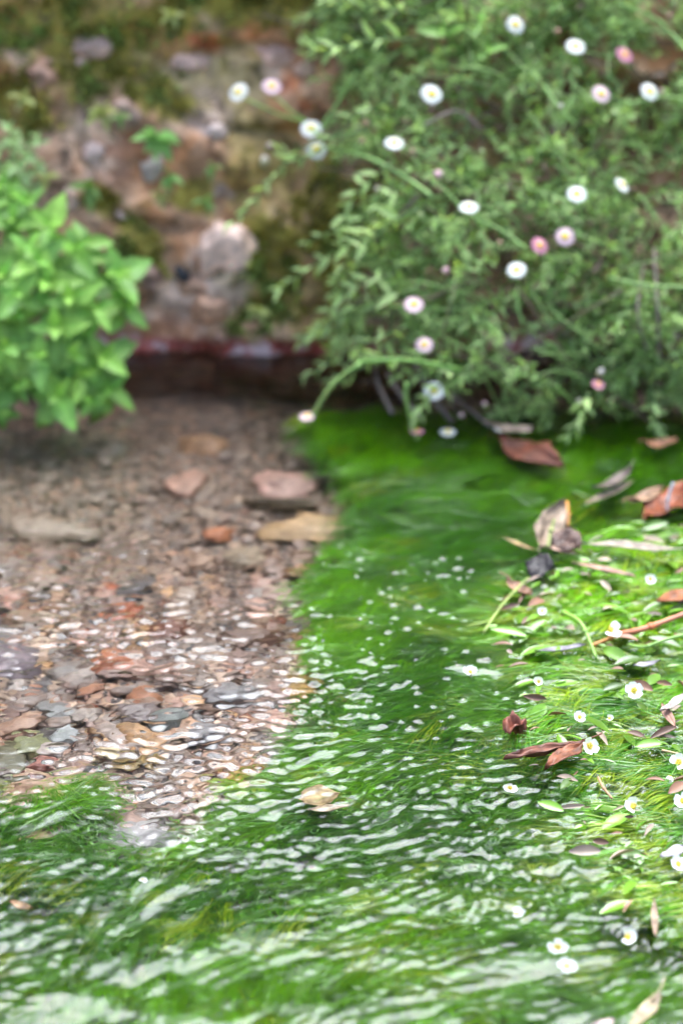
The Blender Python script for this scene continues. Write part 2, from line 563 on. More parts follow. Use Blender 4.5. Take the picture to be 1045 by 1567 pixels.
# foreground ripples: crests run up to the right
hF = waves((0.0065, 0.020), R(122), R(34), 1.0, 90, 1, 0.015) * np.maximum(patch(9, 71), 0.42)
hF2 = waves((0.010, 0.024), R(158), R(18), 1.0, 40, 4, 0.012)
lf = 0.75 * np.exp(-((PX - 215) / 130) ** 2 - ((PY - 1440) / 110) ** 2)
hF = hF * (1 - lf) + hF2 * lf * 1.3
hR = waves((0.005, 0.009), R(105), R(40), 1.0, 40, 6, 0.006) * patch(20, 73)
hG = waves((0.006, 0.017), R(95), R(36), 1.0, 56, 2, 0.006) * patch(12, 72)
hL = waves((0.03, 0.09), R(100), R(30), 1.0, 24, 3, 0.01)
fg = smooth(1120, 1330, PY)
aF = (0.235 + 0.03 * smooth(1330, 1540, PY)) * fg + 0.105 * MW * smooth(900, 1060, PY) * (1 - fg)
aG = ((0.20 - 0.10 * smooth(1010, 1060, PY) * (1 - smooth(1130, 1180, PY)) * (1 - smooth(330, 420, PX))) * smooth(790, 930, PY) + 0.042 * smooth(610, 740, PY)) * (1 - MW) * (1 - 0.6 * fg) + 0.022 * MW * (1 - fg) + 0.03 * fg
aL = 0.012 + 0.03 * smooth(800, 1300, PY) + 0.075 * smooth(1290, 1540, PY)
H = hF * aF + hG * aG + hL * aL + hR * 0.06 * smooth(860, 1000, PY)
# water humped over the weed mat at the right
H += EM * (0.0016 * fbm(X * 70, Y * 110, seed=77, octv=3) - 0.0012)
# small bubbles drifting on the surface
spots = [(RNG.uniform(540, 720), RNG.uniform(850, 1010)) for _ in range(70)] + [(RNG.uniform(600, 860), RNG.uniform(1000, 1130)) for _ in range(35)] + [(RNG.uniform(500, 640), RNG.uniform(1000, 1110)) for _ in range(15)]
for bx, by in spots:
    c = at_z(bx, by); s = RNG.uniform(0.0011, 0.0022)
    i0, i1 = np.searchsorted(ys, (c[1] - 0.008, c[1] + 0.008)); j0, j1 = np.searchsorted(xs, (c[0] - 0.008, c[0] + 0.008))
    if i1 > i0 and j1 > j0:
        d2 = ((X[i0:i1, j0:j1] - c[0]) / 1.3) ** 2 + (Y[i0:i1, j0:j1] - c[1]) ** 2
        H[i0:i1, j0:j1] += s * 0.8 * np.exp(-d2 / (2 * s * s))
for bx, by, rx, ry, sl_, tw in [(735, 1030, 44, 13, .36, -.1), (590, 1021, 26, 8, .3, 0), (610, 1050, 24, 7, .3, .3), (548, 1026, 18, 8, .3, 0), (930, 1340, 40, 16, .26, 0)]:
    c = at_z(bx, by); s_ = px_size(c); rx *= s_; ry *= s_ * 1.9
    dx, dy = X - c[0], Y - c[1]
    u_, v_ = dx * math.cos(tw) + dy * math.sin(tw), -dx * math.sin(tw) + dy * math.cos(tw)
    mk = (np.abs(u_) < rx * 2.5) & (np.abs(v_) < ry * 2.5)
    H[mk] += sl_ * v_[mk] * np.exp(-((np.abs(u_[mk]) / rx) ** 2.2 + (np.abs(v_[mk]) / ry) ** 2.2) * np.clip(1 + 1.1 * fbm(X[mk] * 70, Y[mk] * 110, seed=5, octv=2), 0.3, 3)) * 0.75
H *= fade
mb = MB(); mb.add(np.stack([X, Y, H], -1), grid_faces(*X.shape))
tag(mb.build("water", M_WATER), kind='structure')

# ------------------------------------------------------------------ the rock wall
def wall_y(x, z):
    x = np.asarray(x, float); z = np.asarray(z, float)
    r = 2.06 + 0.25 * np.maximum(z, 0) - 0.022 * fbm(x * 5, z * 6, seed=41, octv=3) - 0.010 * fbm(x * 22, z * 24, seed=43, octv=3)
    rd = 1 - np.abs(vnoise(x * 11 + 2, z * 13, seed=47))
    r += 0.007 * smooth(0.8, 1.0, rd)                       # crevices
    r += 0.004 * smooth(0.012, -0.01, z)              # undercut at the waterline
    return r

def wall_hit(px, py):
    p = at_y(px, py, 2.06)
    for _ in range(4): p = at_y(px, py, wall_y(p[..., 0], p[..., 2]))
    return p

def blob(px, py, cx, cy, rx, ry, soft=0.6, sd=0):
    d = np.sqrt(((px - cx) / rx) ** 2 + ((py - cy) / ry) ** 2) + 0.45 * fbm(px / 28.0, py / 28.0, seed=90 + sd, octv=3)
    return 1 - smooth(1 - soft, 1 + soft * 0.4, d)

WALL_TOP = 0.86
xs = axis(-0.45, 0.45, 0.004, -2.4, 2.4, 1.2); zs = np.concatenate([np.arange(-0.15, 0.42, 0.004), np.arange(0.42, WALL_TOP + 0.01, 0.012)])
Zw, Xw = np.meshgrid(zs, xs, indexing='ij')
Yw = wall_y(Xw, Zw)
pw = to_px(np.stack([Xw, Yw, Zw], -1)); qx, qy = pw[..., 0], pw[..., 1]
moss = np.maximum.reduce([blob(qx, qy, *b, sd=i) for i, b in enumerate([
    (60, 40, 150, 75), (20, 150, 90, 60), (130, 100, 60, 60), (380, 10, 150, 45), (210, 385, 40, 60), (430, 410, 60, 80), (155, 308, 40, 26), (170, 60, 90, 70),
    (510, 330, 80, 120), (235, 130, 40, 40), (400, 480, 50, 40), (260, 20, 90, 40), (300, 300, 40, 30), (270, 150, 60, 30), (420, 350, 50, 50)])])
moss = np.maximum(moss, 0.6 * smooth(0.2, 0.7, fbm(Xw * 12, Zw * 12, seed=61)))
moss = np.maximum(moss, 0.9 * smooth(0.36, 0.5, Zw + 0.06 * fbm(Xw * 9, Zw * 9, seed=62)))
pale = np.maximum.reduce([blob(qx, qy, *b, sd=20 + i) * k for i, (b, k) in enumerate([
    ((330, 150, 75, 60), .55), ((150, 200, 60, 70), .35), ((345, 120, 120, 40), .55), ((330, 440, 70, 70), .7), ((420, 110, 50, 30), .5), ((260, 470, 40, 60), .6), ((160, 250, 50, 40), .4), ((100, 300, 60, 40), .3)])])
rust = np.maximum.reduce([blob(qx, qy, *b, sd=40 + i) * k for i, (b, k) in enumerate([
    ((310, 65, 26, 16), 1.), ((445, 130, 20, 22), .9), ((463, 160, 26, 16), .9), ((15, 20, 22, 22), .9), ((385, 50, 40, 16), .6), ((190, 230, 60, 24), .5), ((160, 270, 60, 20), .4), ((270, 500, 50, 18), .4), ((5, 120, 20, 30), .5)])])
C = np.stack([moss, pale, rust], -1).reshape(-1, 3)
mb = MB()
V = np.stack([Xw, Yw, Zw], -1)
back = V[-1].copy(); back[:, 1] = 2.72; back[:, 2] = WALL_TOP + 0.02
mid = V[-1].copy(); mid[:, 1] += 0.06; mid[:, 2] = WALL_TOP + 0.01
low = back.copy(); low[:, 2] = -0.4
V = np.concatenate([V, mid[None], back[None], low[None]])
C = np.concatenate([C, np.tile(np.array([[0.8, 0, 0]]), (3 * len(xs), 1))])
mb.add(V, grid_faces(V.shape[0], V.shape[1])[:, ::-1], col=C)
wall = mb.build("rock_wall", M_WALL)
tag(wall, "rough brown rock wall with moss and a red algae line at the water", "rock wall")

# bank behind the wall top
mb = MB()
bx, by = np.meshgrid(np.linspace(-12, 12, 60), np.linspace(2.72, 20, 50), indexing='xy')
bz = WALL_TOP + 0.02 + 0.03 * (by - 2.72) + 0.05 * fbm(bx * 2, by * 2, seed=4) * smooth(2.72, 3.2, by)
mb.add(np.stack([bx, by, bz], -1), grid_faces(50, 60))
tag(mb.build("bank_terrain", M_SOIL), kind='structure')

ICO1, ICO2, ICO3 = icos(2), icos(3), icos(4)

def rock_shape(seed, template, rough=0.28, facets=5):
    V, T = template
    r = np.random.default_rng(seed)
    V = V * (1 + rough * fbm(V[:, 0] * 1.3 + seed * 3.1, V[:, 1] * 1.3, V[:, 2] * 1.3, seed=seed, octv=3))[:, None]
    for _ in range(facets):                                        # flatten a few sides
        n = r.normal(size=3); n /= np.linalg.norm(n)
        dd = V @ n; lim = r.uniform(0.62, 0.85)
        V = V - np.where(dd > lim, (dd - lim) * 0.85, 0)[:, None] * n
    return V, T

def stone(name, centre, sx, sy, sz, col, yaw, seed, parent=None):
    V, T = rock_shape(seed, ICO3, 0.28 if parent is None else 0.34, 5 if parent is None else 1)
    c, s = math.cos(yaw), math.sin(yaw)
    V = V * (sx, sy, sz)
    V = np.stack([V[:, 0] * c - V[:, 1] * s, V[:, 0] * s + V[:, 1] * c, V[:, 2]], -1)
    tone = 1 + 0.3 * fbm(V[:, 0] * 60, V[:, 1] * 60, V[:, 2] * 60, seed=seed + 5)
    mb = MB()
    off = np.zeros(3) if parent is None else np.asarray(centre)
    mb.add(V + off, None, T, np.asarray(col)[None] * tone[:, None])
    o = mb.build(name, M_STONE, parent)
    if parent is None: o.location = Vector([float(a) for a in centre])
    return o

# stones set in the wall: parts of it
for i, (px, py, w_, h_, col, lab) in enumerate([
    (347, 385, 72, 82, (0.62, 0.53, 0.49), "pale pinkish stone bulging from the wall"),
    (330, 478, 70, 50, (0.34, 0.24, 0.18), None), (390, 500, 40, 28, (0.40, 0.28, 0.2), None), (150, 245, 44, 40, (0.36, 0.33, 0.34), None), (232, 258, 40, 44, (0.27, 0.28, 0.28), None),
    (112, 305, 30, 34, (0.42, 0.36, 0.36), None), (190, 330, 26, 22, (0.5, 0.44, 0.46), None), (330, 207, 34, 30, (0.42, 0.40, 0.41), None),
    (125, 95, 26, 24, (0.46, 0.38, 0.36), None), (140, 75, 60, 40, (0.34, 0.28, 0.27), None), (285, 100, 70, 40, (0.38, 0.31, 0.29), None),
    (300, 440, 60, 40, (0.36, 0.26, 0.20), None), (262, 505, 50, 24, (0.42, 0.26, 0.18), None), (340, 520, 30, 18, (0.3, 0.22, 0.2), None),
    (420, 90, 60, 34, (0.36, 0.28, 0.26), None), (230, 430, 40, 40, (0.25, 0.19, 0.17), None), (280, 420, 24, 30, (0.02, 0.022, 0.028), "dark wet stone in the wall"),
    (60, 120, 60, 50, (0.25, 0.17, 0.13), None), (470, 110, 30, 30, (0.33, 0.27, 0.24), None), (350, 300, 40, 34, (0.2, 0.17, 0.15), None), (190, 180, 50, 40, (0.32, 0.26, 0.23), None)]):
    p = wall_hit(px, py); s = px_size(p)
    o = stone("stone", p + np.array([0, 0.010 if i else 0.004, 0]), w_ * s / 2 * 1.2, 0.015 if i else 0.02, h_ * s / 2 * 1.2, np.array(col) * ((1.5, 1.2, 1.0) if i != 16 else 1), RNG.uniform(-0.2, 0.2), 300 + i, wall)
    if lab: o['label'] = lab

# moss cushions on the wall
mb = MB()
n = 60000
px = RNG.uniform(-40, 640, n); py = RNG.uniform(-80, 520, n)
val = np.maximum.reduce([blob(px, py, *b, sd=i) for i, b in enumerate([
    (60, 40, 150, 75), (20, 150, 90, 60), (130, 100, 60, 60), (380, 10, 150, 45), (210, 385, 40, 60), (430, 410, 60, 80), (155, 308, 40, 26), (170, 60, 90, 70), (510, 330, 80, 120), (235, 130, 40, 40), (400, 480, 50, 40), (260, 20, 90, 40)])])
keep = (RNG.uniform(size=n) < val * 0.45 * np.clip(0.4 + 1.4 * fbm(px / 22, py / 22, seed=66), 0, 1))
px, py = px[keep], py[keep]
P = wall_hit(px, py); k = len(P)
tv = np.array([(-0.32, 0, 0), (0.32, 0, 0), (0, 1, 0.0), (0, 0.45, 0.16)])
tt = np.array([(0, 1, 3), (1, 2, 3), (2, 0, 3)])
d = np.stack([RNG.normal(size=k) * 0.7, -0.6 - RNG.uniform(size=k), RNG.normal(size=k) * 0.7 + 0.35], -1)
Mx = frames(d, RNG.normal(size=(k, 3))) * RNG.uniform(0.004, 0.0105, k)[:, None, None]
cl = np.array([0.15, 0.13, 0.02]) * (1 - (mixv := smooth(-0.5, 0.6, fbm(px / 60, py / 60, seed=9)))[:, None]) + np.array([0.10, 0.145, 0.03]) * mixv[:, None]
cl = cl * RNG.uniform(1.2, 3.0, (k, 1))
mb.stamp(tv, None, tt, Mx, P, cl)
tag(mb.build("moss", M_MOSS), "olive green moss growing in cushions on the rock wall", "moss", kind='stuff')

# ------------------------------------------------------------------ gravel
PAL = np.array([(0.30, 0.22, 0.18), (0.36, 0.27, 0.21), (0.20, 0.17, 0.16), (0.10, 0.10, 0.11), (0.40, 0.34, 0.29), (0.33, 0.18, 0.12), (0.55, 0.48, 0.41),
                (0.24, 0.21, 0.20), (0.30, 0.24, 0.23), (0.44, 0.30, 0.17), (0.13, 0.10, 0.085), (0.42, 0.30, 0.27), (0.28, 0.27, 0.27), (0.38, 0.14, 0.085)])
PWT = np.array([4, 4, 4, 2.5, 3, 1.6, 1.6, 4, 4, 1.3, 2, 2.4, 3, .8]); PWT /= PWT.sum()
mb = MB()
n = 20000
py = RNG.uniform(612, 1420, n); px = RNG.uniform(-330, 640, n)
P = at_bed(px, py, 0.07)
q = to_px(np.stack([P[:, 0], P[:, 1] - 0.05, 0 * P[:, 0]], -1))
keep = ~weed_mask(px, py) | (RNG.uniform(size=n) < 0.03)
px, py, P = px[keep], py[keep], P[keep]
k = len(P)
size = np.exp(RNG.normal(math.log(0.0038), 0.42, k)) * np.interp(py, [620, 900, 1050, 1150], [0.5, 0.8, 1.1, 1.15])
size = np.clip(np.where(RNG.uniform(size=k) < 0.05, size * 2.6, size), 0.0015, 0.018)
P[:, 2] = -bed_depth(P[:, 0], P[:, 1], 0) + RNG.uniform(-0.1, 1.0, k) * 0.004 + size * 0.2
sel = RNG.integers(0, 8, k)
for s in range(8):
    mk = sel == s; kk = int(mk.sum())
    V, T = rock_shape(500 + s, ICO1, 0.25, 6)
    yaw = RNG.uniform(0, 6.28, kk); tilt = RNG.normal(size=(kk, 2)) * 0.28
    nz = np.stack([tilt[:, 0], tilt[:, 1], np.ones(kk)], -1)
    Mx = frames(np.cross(nz, np.stack([np.cos(yaw), np.sin(yaw), 0 * yaw], -1)), nz)
    Mx = Mx * (size[mk][:, None] * np.stack([RNG.uniform(1.0, 1.5, kk), RNG.uniform(0.7, 1.0, kk), RNG.uniform(0.25, 0.5, kk)], -1))[:, None, :]
    col = PAL[RNG.choice(len(PAL), kk, p=PWT)] * RNG.uniform(0.7, 1.35, (kk, 1))
    far = smooth(930, 700, py[mk])[:, None] * 0.85
    col = col * (0.92, 0.73, 0.63)
    col = col * (1 - far) + (silt * RNG.uniform(0.8, 1.2, (kk, 1))) * far
    mb.stamp(V, None, T, Mx, P[mk], col)
tag(mb.build("gravel", M_STONE), "mixed brown and grey gravel on the stream bed under clear water", "gravel", kind='stuff')

# larger stones one can tell apart on the bed
STONES = [
    (478, 812, 135, 62, (0.40, 0.24, 0.12), "large flat tan stone under water beside the green weed edge"),
    (430, 775, 120, 26, (0.10, 0.065, 0.04), "dark brown stone just behind the large flat tan stone"),
    (432, 738, 100, 60, (0.45, 0.25, 0.20), "dusty pink stone under water between the wall and the tan stone"),
    (288, 738, 60, 52, (0.42, 0.23, 0.17), "small pink stone on the bed left of the larger pink stone"),
    (310, 672, 70, 44, (0.36, 0.19, 0.10), "orange brown stone on the bed just in front of the wall"),
    (335, 812, 52, 34, (0.42, 0.15, 0.07), "bright rust red stone left of the large flat tan stone"),
    (375, 852, 60, 40, (0.28, 0.20, 0.14), "brownish grey stone in front of the rust red stone"),
    (170, 1016, 72, 36, (0.40, 0.14, 0.075), "brick red stone among grey pebbles at the middle of the gravel"),
    (262, 968, 74, 34, (0.19, 0.075, 0.05), "dark maroon stone behind the brick red stone"),
    (380, 975, 84, 40, (0.15, 0.075, 0.05), "dark brown stone near the green weed edge"),
    (470, 880, 60, 24, (0.42, 0.2, 0.11), "orange stone tucked against the green weed edge"),
    (235, 1032, 80, 30, (0.38, 0.22, 0.17), "flat salmon stone beside the brick red stone"),
    (210, 1094, 62, 42, (0.20, 0.15, 0.14), "smooth grey brown pebble in the clearest part of the gravel"),
    (90, 1085, 54, 40, (0.22, 0.20, 0.19), "rounded grey pebble near the left side of the gravel"),
    (130, 1092, 46, 34, (0.26, 0.20, 0.17), "grey brown pebble touching the rounded grey pebble"),
    (260, 1110, 54, 36, (0.16, 0.16, 0.15), "dark grey pebble right of the smooth grey brown pebble"),
    (45, 1132, 66, 40, (0.22, 0.21, 0.10), "olive green pebble at the left edge of the gravel"),
    (8, 1165, 60, 70, (0.10, 0.085, 0.045), "dark mossy stone at the left edge of the stream"),
    (100, 1118, 40, 28, (0.32, 0.31, 0.30), "pale grey pebble with a wet shine near the olive pebble"),
    (170, 1150, 50, 24, (0.46, 0.34, 0.2), "cream pebble in front of the dark grey pebbles"),
    (440, 1062, 70, 40, (0.44, 0.28, 0.23), "pale pink stone beside the tan leaf at the weed edge"),
    (350, 1075, 80, 44, (0.24, 0.21, 0.21), "grey stone in the gravel right of the pebbles"),
    (320, 1130, 70, 36, (0.22, 0.19, 0.19), "lilac grey stone in front of the grey stone"),
    (60, 1165, 46, 26, (0.33, 0.12, 0.09), "small reddish pebble by the dark mossy stone"),
    (300, 1282, 46, 34, (0.7, 0.66, 0.62), "white stone in the gap of gravel between the foreground weeds"),
    (345, 1235, 54, 34, (0.17, 0.15, 0.16), "dark slate stone at the front edge of the gravel"),
    (215, 1290, 120, 60, (0.34, 0.30, 0.30), "pale grey slab under the ripples at the front of the gravel"),
    (50, 1250, 90, 30, (0.36, 0.17, 0.11), "reddish flat stone among weeds at the left front"),
    (175, 1562, 150, 40, (0.45, 0.43, 0.45), "pale lilac grey stone at the very front of the stream"),
    (90, 810, 120, 40, (0.34, 0.24, 0.18), "broad beige stone half sunk in silt at the left back"),
    (30, 1010, 70, 60, (0.20, 0.15, 0.16), "purple brown stone at the left edge behind the pebbles"),
    (440, 1320, 90, 30, (0.12, 0.1, 0.1), "dark stone showing through the foreground weeds"),
]
for i, (px, py, w_, h_, col, lab) in enumerate(STONES):
    dpt = 0.062
    p = at_bed(px, py, dpt); s = px_size(p)
    p[2] = -float(bed_depth(p[0], p[1], 0)) + (0.011 if w_ > 44 else 0.006)
    o = stone("stream_stone", p, w_ * s / 2 * 1.05, max(h_ * s * 0.85, 0.005), min(0.014, w_ * s * 0.30), col, RNG.uniform(-0.3, 0.3), 700 + i)
    tag(o, lab, "stone", "larger stones on the stream bed")

# ------------------------------------------------------------------ waterweed
def weed_strands(plumes):
    """plumes: arrays root (n,3), ang, length, spread, nf, col -> ribbons"""
    mb = MB()
    S = 5
    root, ang, L, W, col, zfloor, wid = plumes
    NF = 44
    n = len(root)
    ang_f = np.repeat(ang, NF); Lf = np.repeat(L, NF); Wf = np.repeat(W, NF); rf = np.repeat(root, NF, 0); cf = np.repeat(col, NF, 0); wf = np.repeat(wid, NF)
    k = n * NF
    u = RNG.uniform(-1, 1, k)                                  # place across the brush
    start = RNG.uniform(0, 0.45, k)
    ln = (1 - start) * (1 - 0.35 * u ** 2) * RNG.uniform(0.75, 1.1, k)
    wig, ph = RNG.normal(size=k) * 0.10, RNG.uniform(0, 6.28, k)
    zj = RNG.normal(size=k) * 0.35
    t = np.linspace(0, 1, S)[None]
    al = start[:, None] + ln[:, None] * t
    lat = u[:, None] * (0.15 + 0.85 * np.sqrt(np.maximum(al, 0))) + wig[:, None] * np.sin(ph[:, None] + 5 * t) * t
    ca, sa = np.cos(ang_f)[:, None], np.sin(ang_f)[:, None]
    bendy = (RNG.normal(size=n) * 0.35)
    lat = lat + (np.repeat(bendy, NF)[:, None]) * al ** 2 * (Lf / np.maximum(Wf, 1e-4))[:, None] * 0.5
    x = rf[:, 0:1] + Lf[:, None] * al * ca - Wf[:, None] * lat * sa
    y = rf[:, 1:2] + Lf[:, None] * al * sa + Wf[:, None] * lat * ca
    zz = rf[:, 2:3] + Wf[:, None] * (zj[:, None] * (0.2 + al) + 0.35 * np.sin(al * 2.6) * (1 - u[:, None] ** 2))
    P = np.stack([x, y, zz], -1)
    P[..., 2] = np.minimum(P[..., 2], np.repeat(zfloor, NF)[:, None] + 0.001 * RNG.normal(size=(k, 1)))
    D = np.gradient(P, axis=1); D /= np.linalg.norm(D, axis=-1, keepdims=True) + 1e-12
    nrm = np.stack([RNG.normal(size=k) * 0.5, RNG.normal(size=k) * 0.5 - 0.4, np.ones(k)], -1)[:, None]
    side = np.cross(D, nrm); side /= np.linalg.norm(side, axis=-1, keepdims=True) + 1e-12
    taper = np.array([0.8, 1, 1, 0.85, 0.25])[None, :, None]
    hw = wf[:, None, None] * taper * RNG.uniform(0.6, 1.3, (k, 1, 1))
    V = np.stack([P - side * hw, P + side * hw], 2).reshape(k, S * 2, 3)
    q = np.array([(2 * i, 2 * i + 1, 2 * i + 3, 2 * i + 2) for i in range(S - 1)])
    Q = (q[None] + (np.arange(k) * S * 2)[:, None, None]).reshape(-1, 4)
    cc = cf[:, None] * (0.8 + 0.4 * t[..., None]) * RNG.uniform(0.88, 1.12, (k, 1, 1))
    cc = np.repeat(cc, 2, axis=1)
    mb.add(V.reshape(-1, 3), Q, None, cc.reshape(-1, 3))
    return mb

def make_plumes(n, pxr, pyr, over=None, deep=0.03, size=(0.028, 0.07), tone=1.0):
    px = RNG.uniform(*pxr, n); py = RNG.uniform(*pyr, n)
    keep = weed_mask(px + RNG.normal(size=n) * 13, py + RNG.normal(size=n) * 9)
    keep |= weed_mask(px + RNG.normal(size=n) * 40, py + RNG.normal(size=n) * 18) & (RNG.uniform(size=n) < 0.10)
    if over is not None: keep &= over(px, py)
    px, py = px[keep], py[keep]; k = len(px)
    top = depth_top(px, py)
    lay = RNG.uniform(0, 1, k) ** 1.2
    dep = top + 0.004 + lay * deep
    P = at_bed(px, py, np.maximum(dep, 0.0))
    e = emerge_mask(px, py)
    P[:, 2] = -dep
    # the current: towards the lower left of the picture, turning along the mat at the right
    ang = R(212) + 0.75 * fbm(P[:, 0] * 9, P[:, 1] * 9, seed=101, octv=2) - 0.25 * e + RNG.normal(size=k) * 0.38
    flip = RNG.uniform(size=k) < 0.12
    ang = np.where(flip, ang + RNG.normal(size=k) * 1.2, ang)
    L = RNG.uniform(*size, k); W = L * RNG.uniform(0.16, 0.38, k)
    P[:, 0] -= 0.5 * L * np.cos(ang); P[:, 1] -= 0.5 * L * np.sin(ang)
    g = fbm(P[:, 0] * 14, P[:, 1] * 14, seed=111, octv=3)
    c1, c2, c3 = np.array([0.048, 0.185, 0.001]), np.array([0.135, 0.36, 0.001]), np.array([0.26, 0.34, 0.008])
    mm = smooth(-0.6, 0.7, g)[:, None]
    col = c1 * (1 - mm) + c2 * mm
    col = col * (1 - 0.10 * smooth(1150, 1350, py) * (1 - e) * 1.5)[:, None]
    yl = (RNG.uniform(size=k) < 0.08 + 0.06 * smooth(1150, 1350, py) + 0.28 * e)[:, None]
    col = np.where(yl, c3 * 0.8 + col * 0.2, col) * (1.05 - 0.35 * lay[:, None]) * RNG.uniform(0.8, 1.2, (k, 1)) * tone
    zc = np.where(e > 0.5, np.where(RNG.uniform(size=k) < 0.22, 0.0045, -0.0006), -0.0025)
    wid = np.interp(py, [650, 850, 1000], [0.0005, 0.00036, 0.00021])
    return P, ang, L, W, col, zc, wid

def cat(*ps): return [np.concatenate(x) for x in zip(*ps)]
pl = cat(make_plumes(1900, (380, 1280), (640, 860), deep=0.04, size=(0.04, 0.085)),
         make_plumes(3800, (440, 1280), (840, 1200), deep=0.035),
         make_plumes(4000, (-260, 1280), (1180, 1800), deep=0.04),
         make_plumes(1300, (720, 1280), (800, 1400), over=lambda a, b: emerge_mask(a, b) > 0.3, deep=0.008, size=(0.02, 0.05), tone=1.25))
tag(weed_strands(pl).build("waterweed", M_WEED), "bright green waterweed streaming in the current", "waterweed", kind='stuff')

# broader wet blades lying in the surface of the mat
mb = MB()
bl = lambda t: 0.5 * max(0.02, math.sin(math.pi * min(1, t * 0.93 + 0.05))) ** 0.8
tv, tq = blade_template(7, bl, bend=0.12, fold=0.25)
n = 640
px = RNG.uniform(735, 1090, n); py = RNG.uniform(790, 1400, n)
dens = emerge_mask(px, py) * np.interp(py, [800, 850, 980, 1040, 1200, 1380], [0.6, 1, 1, 0.4, 0.25, 0.3])
keep = RNG.uniform(size=n) < dens
px, py = px[keep], py[keep]; k = len(px)
P = at_z(px, py); P[:, 2] = RNG.uniform(0.001, 0.006, k)
ang = R(190) + RNG.normal(size=k) * 0.8 + 0.5 * vnoise(px / 90, py / 60, seed=5)
d = np.stack([np.cos(ang), np.sin(ang), RNG.normal(size=k) * 0.10], -1)
up = np.stack([RNG.normal(size=k) * 0.3, RNG.normal(size=k) * 0.3 - 0.1, np.ones(k)], -1)
L = 0.006 + 0.02 * RNG.uniform(size=k) ** 2.2
Mx = frames(d, up) * (np.stack([L * RNG.uniform(0.24, 0.42, k), L, L * 0.6], -1))[:, None, :]
col = np.array([0.13, 0.27, 0.02]) * RNG.uniform(0.35, 1.5, (k, 1)) + RNG.uniform(0, 0.06, (k, 1)) ** 1.3
mb.stamp(tv, tq, None, Mx, P, col)
tag(mb.build("floating_foliage", M_BLADE), "wet narrow green blades lying on the waterweed mat", "foliage", kind='stuff')

# crumbs of dead leaf and straw caught in the mat
mb = MB()
n = 420
px = RNG.uniform(730, 1090, n); py = RNG.uniform(780, 1420, n)
keep = RNG.uniform(size=n) < emerge_mask(px, py) * np.interp(py, [800, 960, 1100, 1400], [0.9, 0.7, 0.3, 0.25])
px, py = px[keep], py[keep]; k = len(px)
P = at_z(px, py); P[:, 2] = RNG.uniform(0.002, 0.007, k)
ang = R(185) + RNG.normal(size=k) * 0.6
d = np.stack([np.cos(ang), np.sin(ang), RNG.normal(size=k) * 0.15], -1)
L = 0.005 + 0.016 * RNG.uniform(size=k) ** 2
Mx = frames(d, np.stack([RNG.normal(size=k) * 0.5, RNG.normal(size=k) * 0.5 - 0.2, np.ones(k)], -1)) * np.stack([L * RNG.uniform(0.12, 0.45, k), L, L], -1)[:, None, :]
col = np.where(RNG.uniform(size=(k, 1)) < 0.5, np.array([[0.40, 0.30, 0.22]]), np.array([[0.24, 0.12, 0.07]])) * RNG.uniform(0.5, 1.3, (k, 1))
mb.stamp(tv, tq, None, Mx, P, col)
tag(mb.build("leaf_litter", leafy("litter", 0.5, 0.1)), "crumbs of brown leaf and straw caught in the weed mat", "litter", kind='stuff')

# ------------------------------------------------------------------ fallen leaves and debris
def lerp(a, b, t): return np.asarray(a) * (1 - t) + np.asarray(b) * t

def leaf_blade(Lm, Wm, col, curl=0.15, fold=0.2, wav=0.12, seed=0, shape=0.45, col2=None):
    rows, cols = 17, 11
    t = np.linspace(0, 1, rows); s = np.linspace(-1, 1, cols)
    TT, S = np.meshgrid(t, s, indexing='ij')
    pw = math.log(0.5) / math.log(shape)
    hw = np.sin(math.pi * np.clip(TT, 0.001, 0.999) ** pw) ** 0.85 * 0.5 * Wm
    ragged = 1 + 0.10 * fbm(TT * 9 + seed, S * 0.7, seed=seed, octv=3)
    X = S * hw * ragged
    Y = (TT - 0.5) * Lm + 0.04 * Lm * fbm(TT * 3, S * 2 + seed, seed=seed + 1)
    Z = fold * np.abs(X) + curl * (((TT - 0.5) * 2) ** 2) * Lm * 0.5 + wav * Wm * fbm(TT * 3.2 + seed, S * 1.8, seed=seed + 2, octv=3)
    base = np.asarray(col); c2 = np.asarray(col2) if col2 is not None else base * 1.35
    f = smooth(-0.5, 0.6, fbm(TT * 4 + 3, S * 3 + seed, seed=seed + 3, octv=3))[..., None]
    vein = (np.abs(S) < 0.12)[..., None] * 0.25
    C = base * (1 - f) + c2 * f
    C = C * (1 + vein)
    V = np.stack([X, Y, Z], -1).reshape(-1, 3)
    top = MB(); th = 0.0004
    Q = grid_faces(rows, cols)
    V2 = V - np.array([0, 0, th])
    rim = []
    idx = lambda i, j: i * cols + j
    nV = len(V)
    edge = [idx(0, j) for j in range(cols)] + [idx(i, cols - 1) for i in range(1, rows)] + [idx(rows - 1, j) for j in range(cols - 2, -1, -1)] + [idx(i, 0) for i in range(rows - 2, 0, -1)]
    for a, b in zip(edge, edge[1:] + edge[:1]): rim.append((a, b, b + nV, a + nV))
    top.add(np.concatenate([V, V2]), np.concatenate([Q[:, ::-1], Q + nV, np.array(rim)]), None, np.concatenate([C.reshape(-1, 3)] * 2))
    return top

